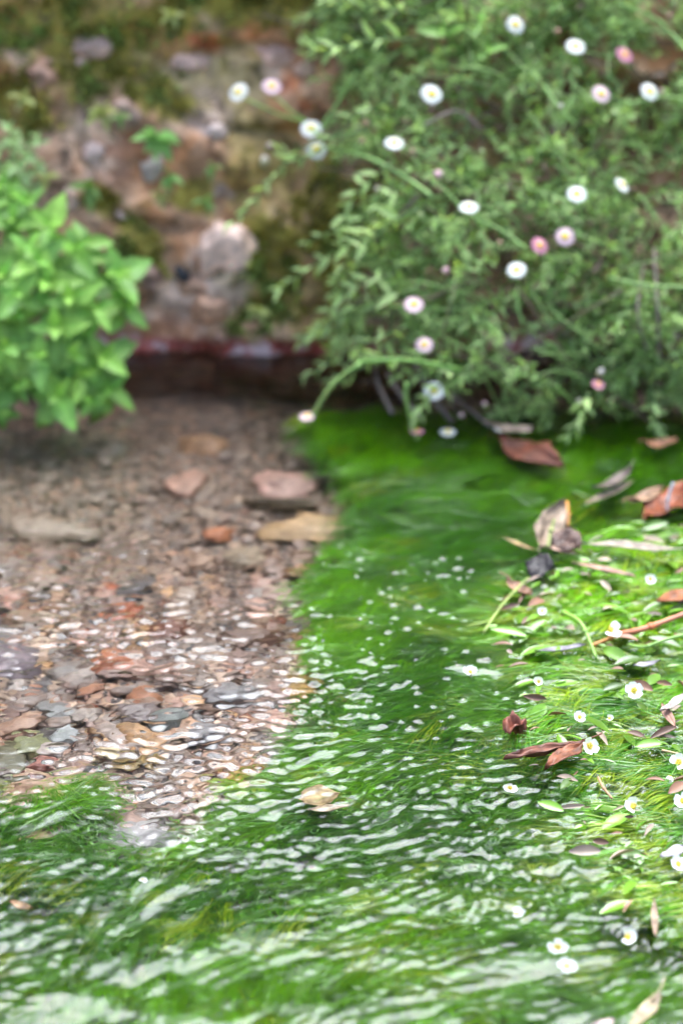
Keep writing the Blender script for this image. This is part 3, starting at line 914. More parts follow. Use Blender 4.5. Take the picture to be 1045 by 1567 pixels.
def fallen_leaf(base, tip, wpx, col, label, z=0.003, tilt=0.0, pitch=0.0, curl=0.15, fold=0.2, wav=0.12, stalk=0.22, seed=0, under=None, col2=None, shape=0.45, name="fallen_leaf", cat_="leaf"):
    f = (lambda a: at_bed(a[0], a[1], under)) if under else (lambda a: at_z(a[0], a[1], z))
    a, b = f(base), f(tip)
    c = (a + b) / 2
    d = b - a; Lm = float(np.linalg.norm(d)); s = px_size(c)
    o = empty(name, c, label, cat_, "fallen leaves on the stream")
    yaw = math.atan2(d[1], d[0]) - math.pi / 2
    o.rotation_euler = (Matrix.Rotation(yaw, 4, 'Z') @ Matrix.Rotation(pitch, 4, 'X') @ Matrix.Rotation(tilt, 4, 'Y')).to_euler()
    leaf_blade(Lm * 0.94, wpx * s * 0.88, np.asarray(col) * 0.66, curl * 0.7, fold * 0.6, wav, seed, shape, col2).build("blade", M_DEAD, o)
    if stalk > 0:
        mb = MB()
        e = curl * Lm * 0.5
        tube(mb, spline([(0, -0.25 * Lm, 0.0008 + e * 0.25), (0, -0.5 * Lm, e + 0.0006), (0.05 * Lm, -(0.5 + stalk) * Lm, e + 0.1 * stalk * Lm)], 8), np.linspace(0.0006, 0.0005, 8), 5, np.asarray(col) * 0.8)
        mb.build("stalk", M_DEAD, o)
    return o

FL = fallen_leaf
FL((760, 668), (864, 714), 64, (0.17, 0.05, 0.026), "large dark red brown leaf floating by the foot of the fleabane", z=0.004, curl=0.02, seed=1, shape=0.5, tilt=0.12, stalk=0.1)
FL((752, 655), (815, 660), 34, (0.52, 0.38, 0.28), "pale curled tan leaf lying just behind the large red brown leaf", z=0.010, curl=0.3, seed=2)
FL((985, 682), (1036, 676), 34, (0.42, 0.19, 0.09), "orange tan leaf at the water edge below the daisies", z=0.006, curl=0.3, seed=3)
FL((968, 722), (905, 756), 26, (0.20, 0.15, 0.12), "narrow grey brown curled leaf on open green water", z=0.010, curl=0.3, fold=0.6, seed=4, stalk=0.05)
FL((968, 738), (890, 776), 20, (0.62, 0.47, 0.32), "pale tan leaf edge lying against the narrow grey brown leaf", z=0.004, curl=0.1, fold=0.5, seed=5, stalk=0.0)
FL((1060, 745), (985, 795), 80, (0.28, 0.075, 0.03), "broad rust leaf at the back right of the weed mat", z=0.008, curl=0.15, seed=6)
FL((960, 770), (1015, 748), 30, (0.40, 0.24, 0.14), "small tan leaf resting against the broad rust leaf", z=0.012, curl=0.2, seed=7)
FL((820, 822), (866, 785), 52, (0.46, 0.33, 0.22), "beige leaf standing up on edge above the dark leaves", z=0.016, pitch=0.5, tilt=0.5, curl=0.1, seed=8, stalk=0.05)
FL((890, 838), (838, 820), 60, (0.15, 0.085, 0.065), "purplish brown leaf between the beige leaf and black leaf", z=0.013, tilt=-0.5, curl=0.1, seed=9, stalk=0.0)
FL((802, 862), (850, 870), 58, (0.045, 0.038, 0.038), "blackish wet leaf at the back corner of the weed mat", z=0.007, pitch=0.1, tilt=0.35, curl=0.05, seed=10, stalk=0.0)
FL((835, 842), (882, 838), 22, (0.55, 0.36, 0.26), "pinkish tan curled scrap between the dark leaves", z=0.010, curl=0.3, seed=11, stalk=0.0)
FL((770, 823), (822, 843), 10, (0.42, 0.28, 0.12), "thin brown sliver of leaf left of the beige leaf", z=0.002, curl=0.05, seed=12, stalk=0.0)
FL((875, 862), (972, 882), 22, (0.52, 0.30, 0.22), "long pinkish strip of leaf lying across the mat", z=0.008, curl=0.05, fold=0.6, seed=13, stalk=0.0)
FL((890, 832), (1048, 842), 24, (0.52, 0.42, 0.32), "long pale straw coloured leaf at the back of the mat", z=0.010, curl=0.04, fold=0.5, seed=14, stalk=0.0)
FL((1075, 905), (1002, 922), 40, (0.42, 0.15, 0.06), "orange rust leaf at the right side above the orange stem", z=0.009, curl=0.1, fold=0.4, seed=15, stalk=0.0)
FL((775, 888), (815, 915), 28, (0.36, 0.19, 0.11), "brown curled leaf beside the yellow green stem", z=0.006, curl=0.2, seed=16)
FL((818, 997), (898, 986), 20, (0.30, 0.27, 0.30), "purple grey wet leaf lying flat in the green mat", z=0.005, curl=0.03, seed=17, stalk=0.0)
FL((895, 1138), (768, 1160), 26, (0.22, 0.078, 0.045), "long red brown crumpled leaf in the middle of the mat", z=0.007, curl=0.08, fold=0.4, wav=0.3, seed=18)
FL((893, 1138), (832, 1176), 34, (0.28, 0.10, 0.05), "folded rust leaf tip beside the small white flower", z=0.008, curl=0.06, fold=0.7, wav=0.2, seed=19, stalk=0.0)
FL((768, 1108), (806, 1112), 34, (0.38, 0.13, 0.08), "small crumpled salmon red leaf in open green weed", z=0.005, curl=0.3, wav=0.6, seed=20, stalk=0.0)
FL((1050, 1064), (1008, 1092), 18, (0.58, 0.48, 0.42), "pale pinkish curled leaf at the right of the mat", z=0.009, curl=0.2, fold=0.6, seed=21, stalk=0.0)
FL((1012, 1078), (1034, 1116), 16, (0.50, 0.28, 0.2), "small tan leaf strip hanging beside the pale curled leaf", z=0.006, curl=0.1, seed=22, stalk=0.0)
FL((1010, 1520), (960, 1580), 30, (0.46, 0.36, 0.22), "blurred tan leaf at the front right of the stream", z=0.004, seed=23)
FL((1000, 1376), (1002, 1440), 12, (0.42, 0.30, 0.2), "thin upright straw strip near the front white flowers", z=0.004, seed=24, stalk=0.0)
FL((1050, 1296), (1008, 1312), 26, (0.55, 0.5, 0.52), "pale lilac leaf scrap in front of the paired white flowers", z=0.006, seed=25, stalk=0.0)
FL((940, 1560), (900, 1580), 26, (0.55, 0.42, 0.38), "pinkish leaf scrap at the very front right", z=0.002, seed=26, stalk=0.0)
FL((968, 1020), (1010, 1012), 16, (0.42, 0.38, 0.40), "lilac wet leaf scrap in the mat left of a white flower", z=0.006, seed=27, stalk=0.0)
# sunken leaves
FL((452, 1070), (488, 1022), 66, (0.48, 0.27, 0.08), "amber leaf sunk at the edge of gravel and weed", under=0.045, seed=30, curl=0.05)
FL((455, 1222), (526, 1216), 66, (0.58, 0.40, 0.20), "round tan leaf just under the ripples in the weed", under=0.008, seed=31, curl=0.04, wav=0.05, stalk=0.0)
FL((470, 1240), (535, 1232), 22, (0.62, 0.46, 0.30), "pale tan leaf sliver below the round tan leaf", under=0.007, seed=32, stalk=0.0)
FL((165, 1166), (258, 1164), 52, (0.26, 0.16, 0.055), "brown leaf sunk on the gravel near the front", under=0.055, seed=33, curl=0.04)
FL((335, 1195), (410, 1172), 52, (0.40, 0.21, 0.06), "ochre leaf sunk where gravel meets the foreground weed", under=0.045, seed=34, curl=0.04)
FL((40, 1285), (100, 1262), 34, (0.42, 0.30, 0.14), "tan leaf under the ripples at the left front", under=0.03, seed=35)
FL((15, 1380), (55, 1392), 18, (0.44, 0.26, 0.13), "small orange tan leaf in the weeds at the left front", under=0.01, seed=36, stalk=0.0)

def sprig(name, pts, zs, rad, col, label, cat_="stem", buds=0, col2=None):
    P = np.stack([at_z(a, b, zz) for (a, b), zz in zip(pts, zs)])
    o = empty(name, P[0], label, cat_, "loose stems on the weed mat")
    mb = MB(); Q = spline(P - P[0], 18)
    tube(mb, Q, np.linspace(rad, rad * 0.75, 18) * (1 + 0.12 * np.sin(np.arange(18) * 2.4)), 7, col, col2)
    mb.build("stem", M_STEM, o)
    mb = MB()
    V, T = ICO1
    for i in (10,):
        mb.add(V * (rad * 1.5, rad * 1.5, rad * 1.2) + Q[i], None, T, np.asarray(col) * 0.85)
    mb.build("node", M_STEM, o)
    return o

sprig("floating_stem", [(940, 972), (985, 962), (1050, 938)], (0.004, 0.009, 0.012), 0.0024, (0.45, 0.13, 0.04), "orange red straw lying across the weed by a white flower", col2=(0.5, 0.2, 0.12))
sprig("floating_stem", [(905, 988), (930, 978), (946, 970)], (0.004, 0.005, 0.005), 0.0016, (0.45, 0.19, 0.04), "short orange twig ending near the orange red straw")
sprig("floating_stem", [(740, 968), (765, 930), (790, 902), (808, 884)], (0.002, 0.006, 0.008, 0.012), 0.0011, (0.26, 0.33, 0.07), "yellow green stem rising to the blackish leaf")
sprig("floating_stem", [(838, 838), (842, 815), (848, 795)], (0.012, 0.020, 0.028), 0.0017, (0.34, 0.36, 0.12), "short olive stem between the beige and brown leaves")
sprig("floating_stem", [(868, 805), (868, 790), (867, 768)], (0.012, 0.016, 0.020), 0.0019, (0.48, 0.20, 0.04), "orange tipped twig poking up behind the beige leaf")
sprig("floating_stem", [(860, 936), (885, 950), (898, 972), (912, 1008)], (0.010, 0.016, 0.012, 0.004), 0.0016, (0.22, 0.38, 0.06), "bent bright green stem beside the open white flower")
sprig("floating_stem", [(1030, 738), (1022, 760), (1020, 782)], (0.030, 0.020, 0.010), 0.0013, (0.4, 0.4, 0.42), "grey twig standing on the broad rust leaf")
sprig("floating_stem", [(915, 1190), (922, 1204), (936, 1222)], (0.004, 0.004, 0.003), 0.0009, (0.40, 0.22, 0.10), "thin brown twig stuck in the front of the mat")
sprig("floating_stem", [(1012, 1148), (1030, 1152), (1060, 1160)], (0.006, 0.006, 0.006), 0.0008, (0.45, 0.30, 0.15), "thin straw twig behind the paired white flowers")
sprig("floating_stem", [(1060, 968), (1020, 978), (985, 990), (960, 986)], (0.016, 0.018, 0.012, 0.004), 0.0012, (0.25, 0.42, 0.10), "arching pale green stalk near the orange red straw")

# ------------------------------------------------------------------ white waterweed flowers
def crowfoot(px, py, dia, label, elev=60, yaw=0, z=0.008, openness=1.0, npet=5, seed=0):
    c = at_z(px, py, z); s = px_size(c)
    rad = dia * s / 2
    o = empty("water_crowfoot_flower", c, label, "flower", "white flowers on the waterweed")
    r = np.random.default_rng(seed + 900)
    n = Vector((math.sin(yaw) * math.cos(R(elev)), -math.cos(yaw) * math.cos(R(elev)), math.sin(R(elev))))
    o.rotation_euler = n.to_track_quat('Z', 'Y').to_euler()
    prof = lambda t: 0.5 * (0.25 + 0.75 * math.sin(math.pi * min(1, 0.08 + t * 0.62)) ** 0.9) * (1 if t < 0.93 else 0.75)
    for k in range(npet):
        if r.uniform() < 0.08: continue
        tv, tq = blade_template(8, prof, bend=-0.30 * (2 - openness) + r.uniform(-0.1, 0.12), fold=-0.08, cols=7)
        a = 2 * math.pi * (k + r.uniform(-0.12, 0.12)) / npet
        lift = (1 - openness) * 0.9 + r.uniform(0, 0.2)
        V = tv * (rad * 0.98 * r.uniform(0.9, 1.05), rad * r.uniform(0.92, 1.05), rad * 0.8) + (0, rad * 0.08, 0)
        V = V @ np.array(Matrix.Rotation(lift, 3, 'X')).T
        V = V @ np.array(Matrix.Rotation(a, 3, 'Z')).T
        yel = np.array([0.86, 0.66, 0.08]); wht = np.array([0.86, 0.87, 0.86])
        f = smooth(0.16, 0.40, tv[:, 1])[:, None]
        mb = MB(); mb.add(V, tq, None, yel * (1 - f) + wht * f)
        mb.build("petal", M_PETAL, o)
    mb = MB()
    V, T = ICO1
    mb.add(V * (rad * 0.24, rad * 0.24, rad * 0.2) + (0, 0, rad * 0.12), None, T, (0.62, 0.55, 0.06))
    for k in range(16):
        a = k * 2.4; q = rad * (0.16 + 0.16 * r.uniform())
        tip = np.array([q * math.cos(a), q * math.sin(a), rad * r.uniform(0.28, 0.42)])
        tube(mb, [tip * (0.5, 0.5, 0.2), tip], [rad * 0.02, rad * 0.025], 4, (0.8, 0.66, 0.12))
        mb.add(V * rad * 0.055 + tip, None, T, (0.86, 0.62, 0.05))
    mb.build("stamen_cluster", M_DISC, o)
    mb = MB()
    tube(mb, spline([(0, 0, 0.02 * rad), (0.1 * rad, 0.2 * rad, -rad * 0.9), (0.3 * rad, 0.7 * rad, -rad * 2.4)], 8), rad * 0.09, 6, (0.16, 0.3, 0.05))
    mb.build("stalk", M_STEM, o)
    return o

for i, (px, py, dia, lab, el, yw, z, op) in enumerate([
    (933, 964, 31, "white flower with spread petals left of the orange red straw", 62, 0.5, .012, 1.0),
    (824, 1044, 17, "tiny cupped white flower alone in open weed left of the mat", 50, -0.3, .006, .6),
    (886, 1098, 19, "yellow eyed white flower on a pale wet leaf patch in the mat", 60, 0.2, .007, .85),
    (932, 1100, 13, "smallest pale yellow bud flower right of the yellow eyed flower", 60, 0, .006, .6),
    (969, 1057, 27, "open white flower behind and right of the yellow eyed flower", 45, 0.25, .009, 1.0),
    (719, 1029, 21, "white flower lying on a glassy patch of open water", 75, 0, .003, .8),
    (901, 1142, 27, "white flower at the tip of the long red brown leaf", 42, 0.5, .011, .9),
    (968, 1235, 29, "large cupped white flower alone at the front of the mat", 55, 0.1, .010, .75),
    (1038, 1167, 27, "upper white flower of the right hand cluster", 50, -0.3, .011, .9),
    (1026, 1188, 18, "drooping half closed white flower under the cluster's upper flower", -20, -0.5, .010, .3),
    (1044, 1226, 26, "lowest white flower of the right hand cluster", 50, -0.4, .010, .85),
    (960, 1435, 28, "round white flower in front of the mat near the upright straw", 55, 0.1, .008, .75),
    (853, 1454, 32, "blurred white flower among foreground ripples, behind its neighbour", 75, 0, -.003, 1.0),
    (866, 1481, 30, "blurred white flower nearest the front of the stream", 75, 0.4, -.003, 1.0),
    (791, 1403, 24, "faint white flower on a bright ripple left of the blurred pair", 80, 0, -.006, 1.0),
    (780, 1213, 20, "faint white flower on a bright ripple below the red brown leaf", 80, 0, -.006, 1.0),
    (994, 887, 17, "small white flower at the back of the mat right of the pink strip", 50, 0.2, .012, .8),
    (829, 936, 15, "small creamy flower by the bent bright green stem", 50, -0.2, .008, .8),
    (1037, 1323, 26, "white flower beside the pale lilac leaf scrap", 60, 0.3, .006, .9),
    (220, 1353, 13, "single white flower far left among the foreground ripples", 75, 0.3, -.005, .9),
    ]):
    crowfoot(px, py, dia, lab, el, yw, z, op, seed=i)

# ------------------------------------------------------------------ leafy plant at the left
def plant_leaf_template(tooth=0.06):
    prof = lambda t: 0.5 * (math.sin(math.pi * min(0.999, max(0.0, t)) ** 0.72) ** 0.9 if t > 0.02 else 0.04)
    rows, cols = 13, 7
    tv, tq = blade_template(rows, prof, bend=0.26, fold=0.14, cols=cols)
    tv = tv.reshape(rows, cols, 3)
    for i in range(rows):
        k = 1 + tooth * (1 if i % 2 else -1)
        tv[i, 0, 0] *= k; tv[i, -1, 0] *= k
    tv[:, :, 2] += 0.015 * np.sin(np.arange(rows) * 1.9)[:, None] * np.abs(np.linspace(-1, 1, cols))
    return tv.reshape(-1, 3), tq
PLT = plant_leaf_template()
VEIN = np.tile(np.array([0.92, 0.96, 0.98, 1.32, 0.98, 0.96, 0.92]), 13) * np.repeat(1 + 0.07 * (np.arange(13) % 2), 7)

def leafy_plant(name, label, cat_, tips, rootpx, rootY, leafpx, cols, seed, ndepth=3, wr=0.55, tips_only=False):
    r = np.random.default_rng(seed)
    base = at_y(rootpx[0], rootpx[1], rootY)
    o = empty(name, base, label, cat_)
    leaves, stems = MB(), MB()
    locs, mats, cc = [], [], []
    for (px, py, Yv, sc) in tips:
        tip = at_y(px, py, Yv) - base
        ax = tip / (np.linalg.norm(tip) + 1e-9) * 0.45 + np.array([r.normal() * 0.2, -0.55, 0.55]); ax /= np.linalg.norm(ax)
        midp = tip * 0.5 + np.array([r.normal() * 0.01, 0.015, -0.005])
        tube(stems, spline([(0, 0, 0), midp, tip - ax * 0.004], 9), np.linspace(0.0018, 0.001, 9), 6, (0.13, 0.22, 0.05), (0.18, 0.34, 0.08))
        s = px_size(tip + base)
        a1 = np.cross(ax, (0, 0, 1)); a1 /= np.linalg.norm(a1); a2 = np.cross(ax, a1)
        phi0 = r.uniform(0, 3)
        for lev in range(ndepth):
            for side in (0, 1):
                ph = phi0 + lev * math.pi / 2 + side * math.pi + r.normal() * 0.2
                rd = a1 * math.cos(ph) + a2 * math.sin(ph)
                op = (0.62, 1.0, 1.25, 1.35)[lev]
                d = ax * math.cos(op) + rd * math.sin(op) + np.array([0, 0, -0.10 * lev])
                ln = leafpx * s * sc * (0.55, 0.9, 1.1, 1.1)[lev] * r.uniform(0.62, 1.2)
                up = ax + r.normal(size=3) * 0.15
                Mx = frames(d[None], up[None])[0] * np.array([ln * wr * r.uniform(0.9, 1.1), ln, ln])[None]
                locs.append(tip - ax * (0.007 * lev * sc)); mats.append(Mx)
                c = np.asarray(cols[0]) * (1 - (f := r.uniform())) + np.asarray(cols[1]) * f
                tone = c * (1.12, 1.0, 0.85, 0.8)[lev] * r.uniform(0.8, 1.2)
                cc.append(tone[None] * VEIN[:, None])
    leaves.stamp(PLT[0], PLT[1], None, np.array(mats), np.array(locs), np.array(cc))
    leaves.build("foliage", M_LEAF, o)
    stems.build("stem", M_STEM, o)
    return o

tips = [(20, 335, 1.965, 1.0), (75, 345, 1.955, 1.1), (45, 375, 1.94, 1.1), (115, 380, 1.955, 1.05), (5, 420, 1.93, 1.1), (70, 430, 1.925, 1.1), (180, 420, 1.96, 1.05), (105, 455, 1.92, 1.0), (195, 470, 1.955, .8),
        (30, 480, 1.92, 1.0), (-30, 380, 1.94, 1.1), (-30, 460, 1.92, 1.1), (160, 545, 1.92, 1.25), (125, 575, 1.91, 1.0), (60, 545, 1.90, 1.0), (90, 605, 1.895, 1.05), (30, 590, 1.90, .9), (-20, 560, 1.90, 1.0),
        (170, 595, 1.92, .9), (55, 580, 1.90, .9), (-25, 610, 1.9, .9), (85, 500, 1.91, 1.0), (130, 510, 1.93, .8), (20, 300, 1.98, .8), (-60, 520, 1.91, 1.1), (-70, 420, 1.93, 1.1), (135, 425, 1.945, .9), (10, 530, 1.9, .9), (5, 285, 1.99, .8), (40, 310, 1.975, .85), (-20, 320, 1.98, 1.), (60, 400, 1.93, .9), (150, 470, 1.93, .8), (110, 540, 1.91, .8), (25, 450, 1.91, .9), (140, 615, 1.91, .7), (0, 630, 1.9, .7), (190, 440, 1.965, .7)]
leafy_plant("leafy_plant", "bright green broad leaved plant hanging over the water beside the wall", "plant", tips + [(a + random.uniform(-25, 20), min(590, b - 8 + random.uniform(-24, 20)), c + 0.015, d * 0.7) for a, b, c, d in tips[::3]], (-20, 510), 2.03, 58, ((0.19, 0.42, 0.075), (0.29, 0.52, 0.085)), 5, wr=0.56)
tips = [(25, 215, 2.02, 1), (45, 235, 2.015, 1), (10, 255, 2.01, 1), (40, 270, 2.01, 1), (-15, 230, 2.0, 1), (55, 208, 2.02, .8), (20, 285, 2.0, 1), (62, 290, 2.01, .8), (-5, 290, 2.0, 1), (15, 195, 2.03, .9), (30, 250, 2.0, 1), (60, 250, 2.02, .9), (0, 270, 1.99, 1), (48, 305, 1.99, .9)]
leafy_plant("small_leaved_plant", "pale grey green small leaved plant above the broad leaved plant", "plant", tips, (0, 290), 2.05, 26, ((0.26, 0.40, 0.15), (0.36, 0.50, 0.19)), 6, wr=0.45)

def sprout(name, label, px, py, n, leafpx, cols, seed, out=0.015, wr=0.42):
    r = np.random.default_rng(seed)
    base = wall_hit(px, py)
    o = empty(name, base, label, "sprout", "small sprouts growing on the rock wall")
    mb, st = MB(), MB()
    s = px_size(base); locs, mats, cc = [], [], []
    tip = np.array([0, -out, 0.004])
    for k in range(n):
        a = k / n * 6.28 + r.normal() * 0.3
        d = np.array([math.cos(a), -0.65 - 0.3 * r.uniform(), math.sin(a)])
        ln = leafpx * s * r.uniform(0.75, 1.2)
        mats.append(frames(d[None], np.array([[0, -0.6, 0.8]]) + r.normal(size=(1, 3)) * 0.15)[0] * np.array([ln * wr, ln, ln])[None])
        locs.append(tip); c = np.asarray(cols[0]) * (1 - (f := r.uniform())) + np.asarray(cols[1]) * f
        cc.append(c)
    mb.stamp(PLT[0], PLT[1], None, np.array(mats), np.array(locs), np.array(cc)); mb.build("foliage", M_LEAF, o)
    tube(st, spline([(0, 0.01, -0.004), (0, -out * 0.5, 0), tip], 6), 0.0009, 6, (0.16, 0.26, 0.06)); st.build("stem", M_STEM, o)
    return o
GR = ((0.26, 0.52, 0.13), (0.34, 0.60, 0.16)); YG = ((0.42, 0.48, 0.13), (0.50, 0.52, 0.19)); DG = ((0.20, 0.36, 0.08), (0.28, 0.43, 0.11))
sprout("wall_sprout", "bright green star shaped sprout high on the rock wall", 243, 208, 8, 40, GR, 21)
sprout("wall_sprout", "green sprout directly below the star shaped sprout", 266, 268, 4, 30, GR, 22)
sprout("wall_sprout", "yellowish seedling below and left of the two green sprouts", 247, 300, 5, 22, YG, 23)
sprout("wall_sprout", "yellow green sprout high up beside the mossy rock", 160, 170, 6, 30, YG, 24)
sprout("wall_sprout", "small green sprout right of the yellow green one", 188, 176, 4, 22, DG, 25)
sprout("wall_sprout", "dull green sprout just above the broad leaved plant", 140, 284, 4, 36, DG, 26)
sprout("wall_sprout", "single yellow leafed sprout by the small leaved plant", 76, 268, 3, 30, YG, 27)
sprout("wall_sprout", "pale sprout at the mossy top left corner of the wall", 40, 150, 5, 26, YG, 29)
sprout("wall_sprout", "yellow green tuft below the orange lichen patch", 330, 255, 4, 20, DG, 30)
sprout("wall_sprout", "low yellow green sprout close above the red waterline", 395, 470, 5, 24, YG, 31)
sprout("wall_sprout", "tiny sprout beside the pale stone near the wall top", 265, 22, 5, 26, YG, 32)
sprout("wall_sprout", "dark green sprout between the seedling and white stone", 314, 305, 5, 22, DG, 28)

# ------------------------------------------------------------------ the fleabane cascade
FLEA = [(505, -160), (490, 20), (478, 70), (520, 110), (505, 165), (525, 215), (560, 260), (575, 330), (545, 395), (520, 430), (545, 470), (520, 500), (505, 540), (560, 552), (620, 560), (660, 600), (720, 625),
        (790, 640), (860, 655), (960, 650), (1060, 660), (1300, 670), (1300, -160)]

def flea_y(px, py):
    px = np.asarray(px, float); py = np.asarray(py, float)
    z = at_y(px, py, 2.0)[..., 2]
    b = np.interp(z, [-0.02, 0.0, 0.06, 0.12, 0.2, 0.3, 0.45], [0.16, 0.165, 0.165, 0.145, 0.105, 0.06, 0.02])
    edge = smooth(440, 700, px)
    lump = 0.022 * fbm(px / 90.0, py / 80.0, seed=140, octv=3)
    return 2.05 + 0.15 * np.maximum(z, 0) - b * (0.28 + 0.72 * edge) + lump

flea_base = at_y(800, 200, 2.08)
flea = empty("fleabane_plant", flea_base, "green fleabane cascading over the wall with white and pink daisies", "plant")
fol, stm, twg = MB(), MB(), MB()
FLT = blade_template(6, lambda t: 0.5 * max(0.06, math.sin(math.pi * min(0.999, t) ** 0.85)) ** 0.9, bend=0.14, fold=0.22)
FL_loc, FL_mat, FL_col = [], [], []

def shoot(P, nleaf, llen, colr, r, stem_r=0.0009, scol=(0.12, 0.2, 0.055), spread=1.0, wr=0.2):
    Q = spline(P, 10)
    tube(stm, Q - flea_base, np.linspace(stem_r, stem_r * 0.6, 10), 5, scol, np.asarray(scol) * 1.25)
    T = np.gradient(Q, axis=0); T /= np.linalg.norm(T, axis=1, keepdims=True)
    ph = r.uniform(0, 6.28)
    for k in range(nleaf):
        t = 0.12 + 0.9 * (k / max(1, nleaf - 1)); t = min(t, 1.0)
        i = t * 9; i0 = min(8, int(i)); f = i - i0
        c = Q[i0] * (1 - f) + Q[i0 + 1] * f; ax = T[i0]
        a1 = np.cross(ax, (0.2, 0.1, 1)); a1 /= np.linalg.norm(a1); a2 = np.cross(ax, a1)
        ph += 2.4 + r.normal() * 0.3
        rd = a1 * math.cos(ph) + a2 * math.sin(ph)
        op = (1.15 - 0.65 * t) * spread
        d = ax * math.cos(op) + rd * math.sin(op) + np.array([0, -0.15, 0.12])
        ln = llen * r.uniform(0.65, 1.2) * (1 - 0.35 * t)
        up = rd * -math.sin(op) * 0 + np.array([0, -0.45, 0.9]) + r.normal(size=3) * 0.35
        FL_mat.append(frames(d[None], up[None])[0] * np.array([ln * wr * r.uniform(0.8, 1.3), ln, ln])[None])
        FL_loc.append(c - flea_base)
        FL_col.append(colr * r.uniform(0.75, 1.25))

rr = np.random.default_rng(77)
GA, GB, GC = np.array([0.37, 0.55, 0.20]), np.array([0.49, 0.66, 0.25]), np.array([0.42, 0.60, 0.15])
cnt = 0
while cnt < 1480:
    px, py = rr.uniform(470, 1220), rr.uniform(-110, 668)
    if not inside(FLEA, np.array([px]), np.array([py]))[0]: continue
    gap = fbm(np.array([px / 55.0]), np.array([py / 55.0]), seed=160, octv=2)[0]
    if gap < -0.38 or (px > 985 and py < 110 and rr.uniform() < 0.8): 
        if rr.uniform() < 0.82: cnt += 0.35; continue
    cnt += 1
    yy = float(flea_y(px, py)) + rr.uniform(-0.005, 0.055) * (1.0)
    c = at_y(px, py, yy)
    L = rr.uniform(0.03, 0.06)
    d = np.array([rr.normal() * 0.75 - 0.25, -0.55 + rr.normal() * 0.35, 0.25 + rr.normal() * 0.55]); d /= np.linalg.norm(d)
    sag = np.array([0, -0.004, -0.25 * L])
    P = [c - d * L * 0.6, c + np.array([0, -0.004, 0.006]), c + d * L * 0.45 + sag * 0.3]
    f = rr.uniform()
    colr = GA * (1 - f) + GB * f
    if rr.uniform() < 0.12: colr = GC
    shoot(P, int(rr.integers(12, 20)), rr.uniform(0.009, 0.016), colr, rr, wr=0.24)

def pth(pts, dy=-0.02, ext=None):
    out = []
    for i, (a, b) in enumerate(pts):
        yv = ext if ext else float(flea_y(a, b)) + dy
        out.append(at_y(a, b, yv))
    return np.array(out)

# shoots that draw the left edge against the rock
for pts, nl, ln in [([(640, 60), (560, 62), (505, 78), (468, 70)], 18, 0.022), ([(640, 20), (570, 10), (500, 0)], 16, 0.02), ([(560, 200), (470, 222), (420, 270), (395, 300), (352, 348)], 16, 0.018),
                    ([(640, 320), (560, 360), (490, 400), (428, 442)], 20, 0.021), ([(640, 440), (560, 465), (500, 495), (462, 520)], 20, 0.021), ([(620, 500), (540, 535), (470, 575)], 18, 0.02),
                    ([(600, 420), (540, 440), (480, 505)], 16, 0.02), ([(600, 150), (540, 180), (470, 240), (430, 232)], 18, 0.018), ([(600, 250), (540, 300), (520, 360)], 18, 0.02), ([(590, 350), (530, 400), (505, 460)], 16, 0.02),
                    ([(620, 280), (560, 330), (470, 370)], 14, 0.018), ([(720, 560), (660, 600), (640, 640)], 14, 0.018), ([(900, 600), (890, 640), (870, 668)], 14, 0.018), ([(1000, 600), (1000, 640), (1010, 665)], 14, 0.018),
                    ([(640, 540), (580, 548), (545, 545)], 12, 0.018), ([(560, 560), (520, 575), (500, 585)], 10, 0.016)]:
    shoot(pth(pts, -0.05), nl, ln, GB * rr.uniform(0.95, 1.15), rr, 0.0011, wr=0.26)

for _ in range(64):
    px, py = rr.uniform(560, 1080), rr.uniform(-40, 640)
    a = rr.uniform(-0.4, 1.3); hl = rr.uniform(30, 80)
    q = [(px - math.cos(a) * hl, py - math.sin(a) * hl), (px + rr.normal() * 8, py + rr.normal() * 8), (px + math.cos(a) * hl, py + math.sin(a) * hl + 8)]
    if not inside(FLEA, np.array([q[0][0]]), np.array([q[0][1]]))[0]: continue
    tube(stm, spline(pth(q, rr.uniform(-0.028, 0.0)), 10) - flea_base, rr.uniform(0.0004, 0.0008), 5, np.array([0.24, 0.38, 0.11]) * rr.uniform(0.7, 1.3))
# bare light green stems that show on top of the leaves
for pts, rad in [([(545, 110), (515, 160), (482, 210)], .0016), ([(480, 222), (560, 240), (625, 275), (660, 300)], .0019), ([(672, 282), (720, 330), (765, 352), (808, 383)], .0014),
                 ([(945, 5), (1000, 28), (1035, 60), (1060, 90)], .0015), ([(930, 425), (985, 436), (1060, 440)], .0014), ([(850, 590), (880, 622), (890, 650)], .0014),
                 ([(830, 130), (860, 170), (880, 190)], .0013), ([(790, 440), (792, 470), (800, 500)], .0009)]:
    tube(stm, spline(pth(pts, -0.026), 16) - flea_base, rad, 6, (0.19, 0.34, 0.08), (0.24, 0.40, 0.11))
tube(stm, spline(pth([(705, 566), (630, 552), (560, 552), (545, 556)], ext=1.872), 16) - flea_base, .0022, 6, (0.22, 0.42, 0.08), (0.30, 0.50, 0.11))
shoot(pth([(620, 552), (580, 545), (548, 540)], ext=1.872), 9, 0.016, GC, rr, 0.001)
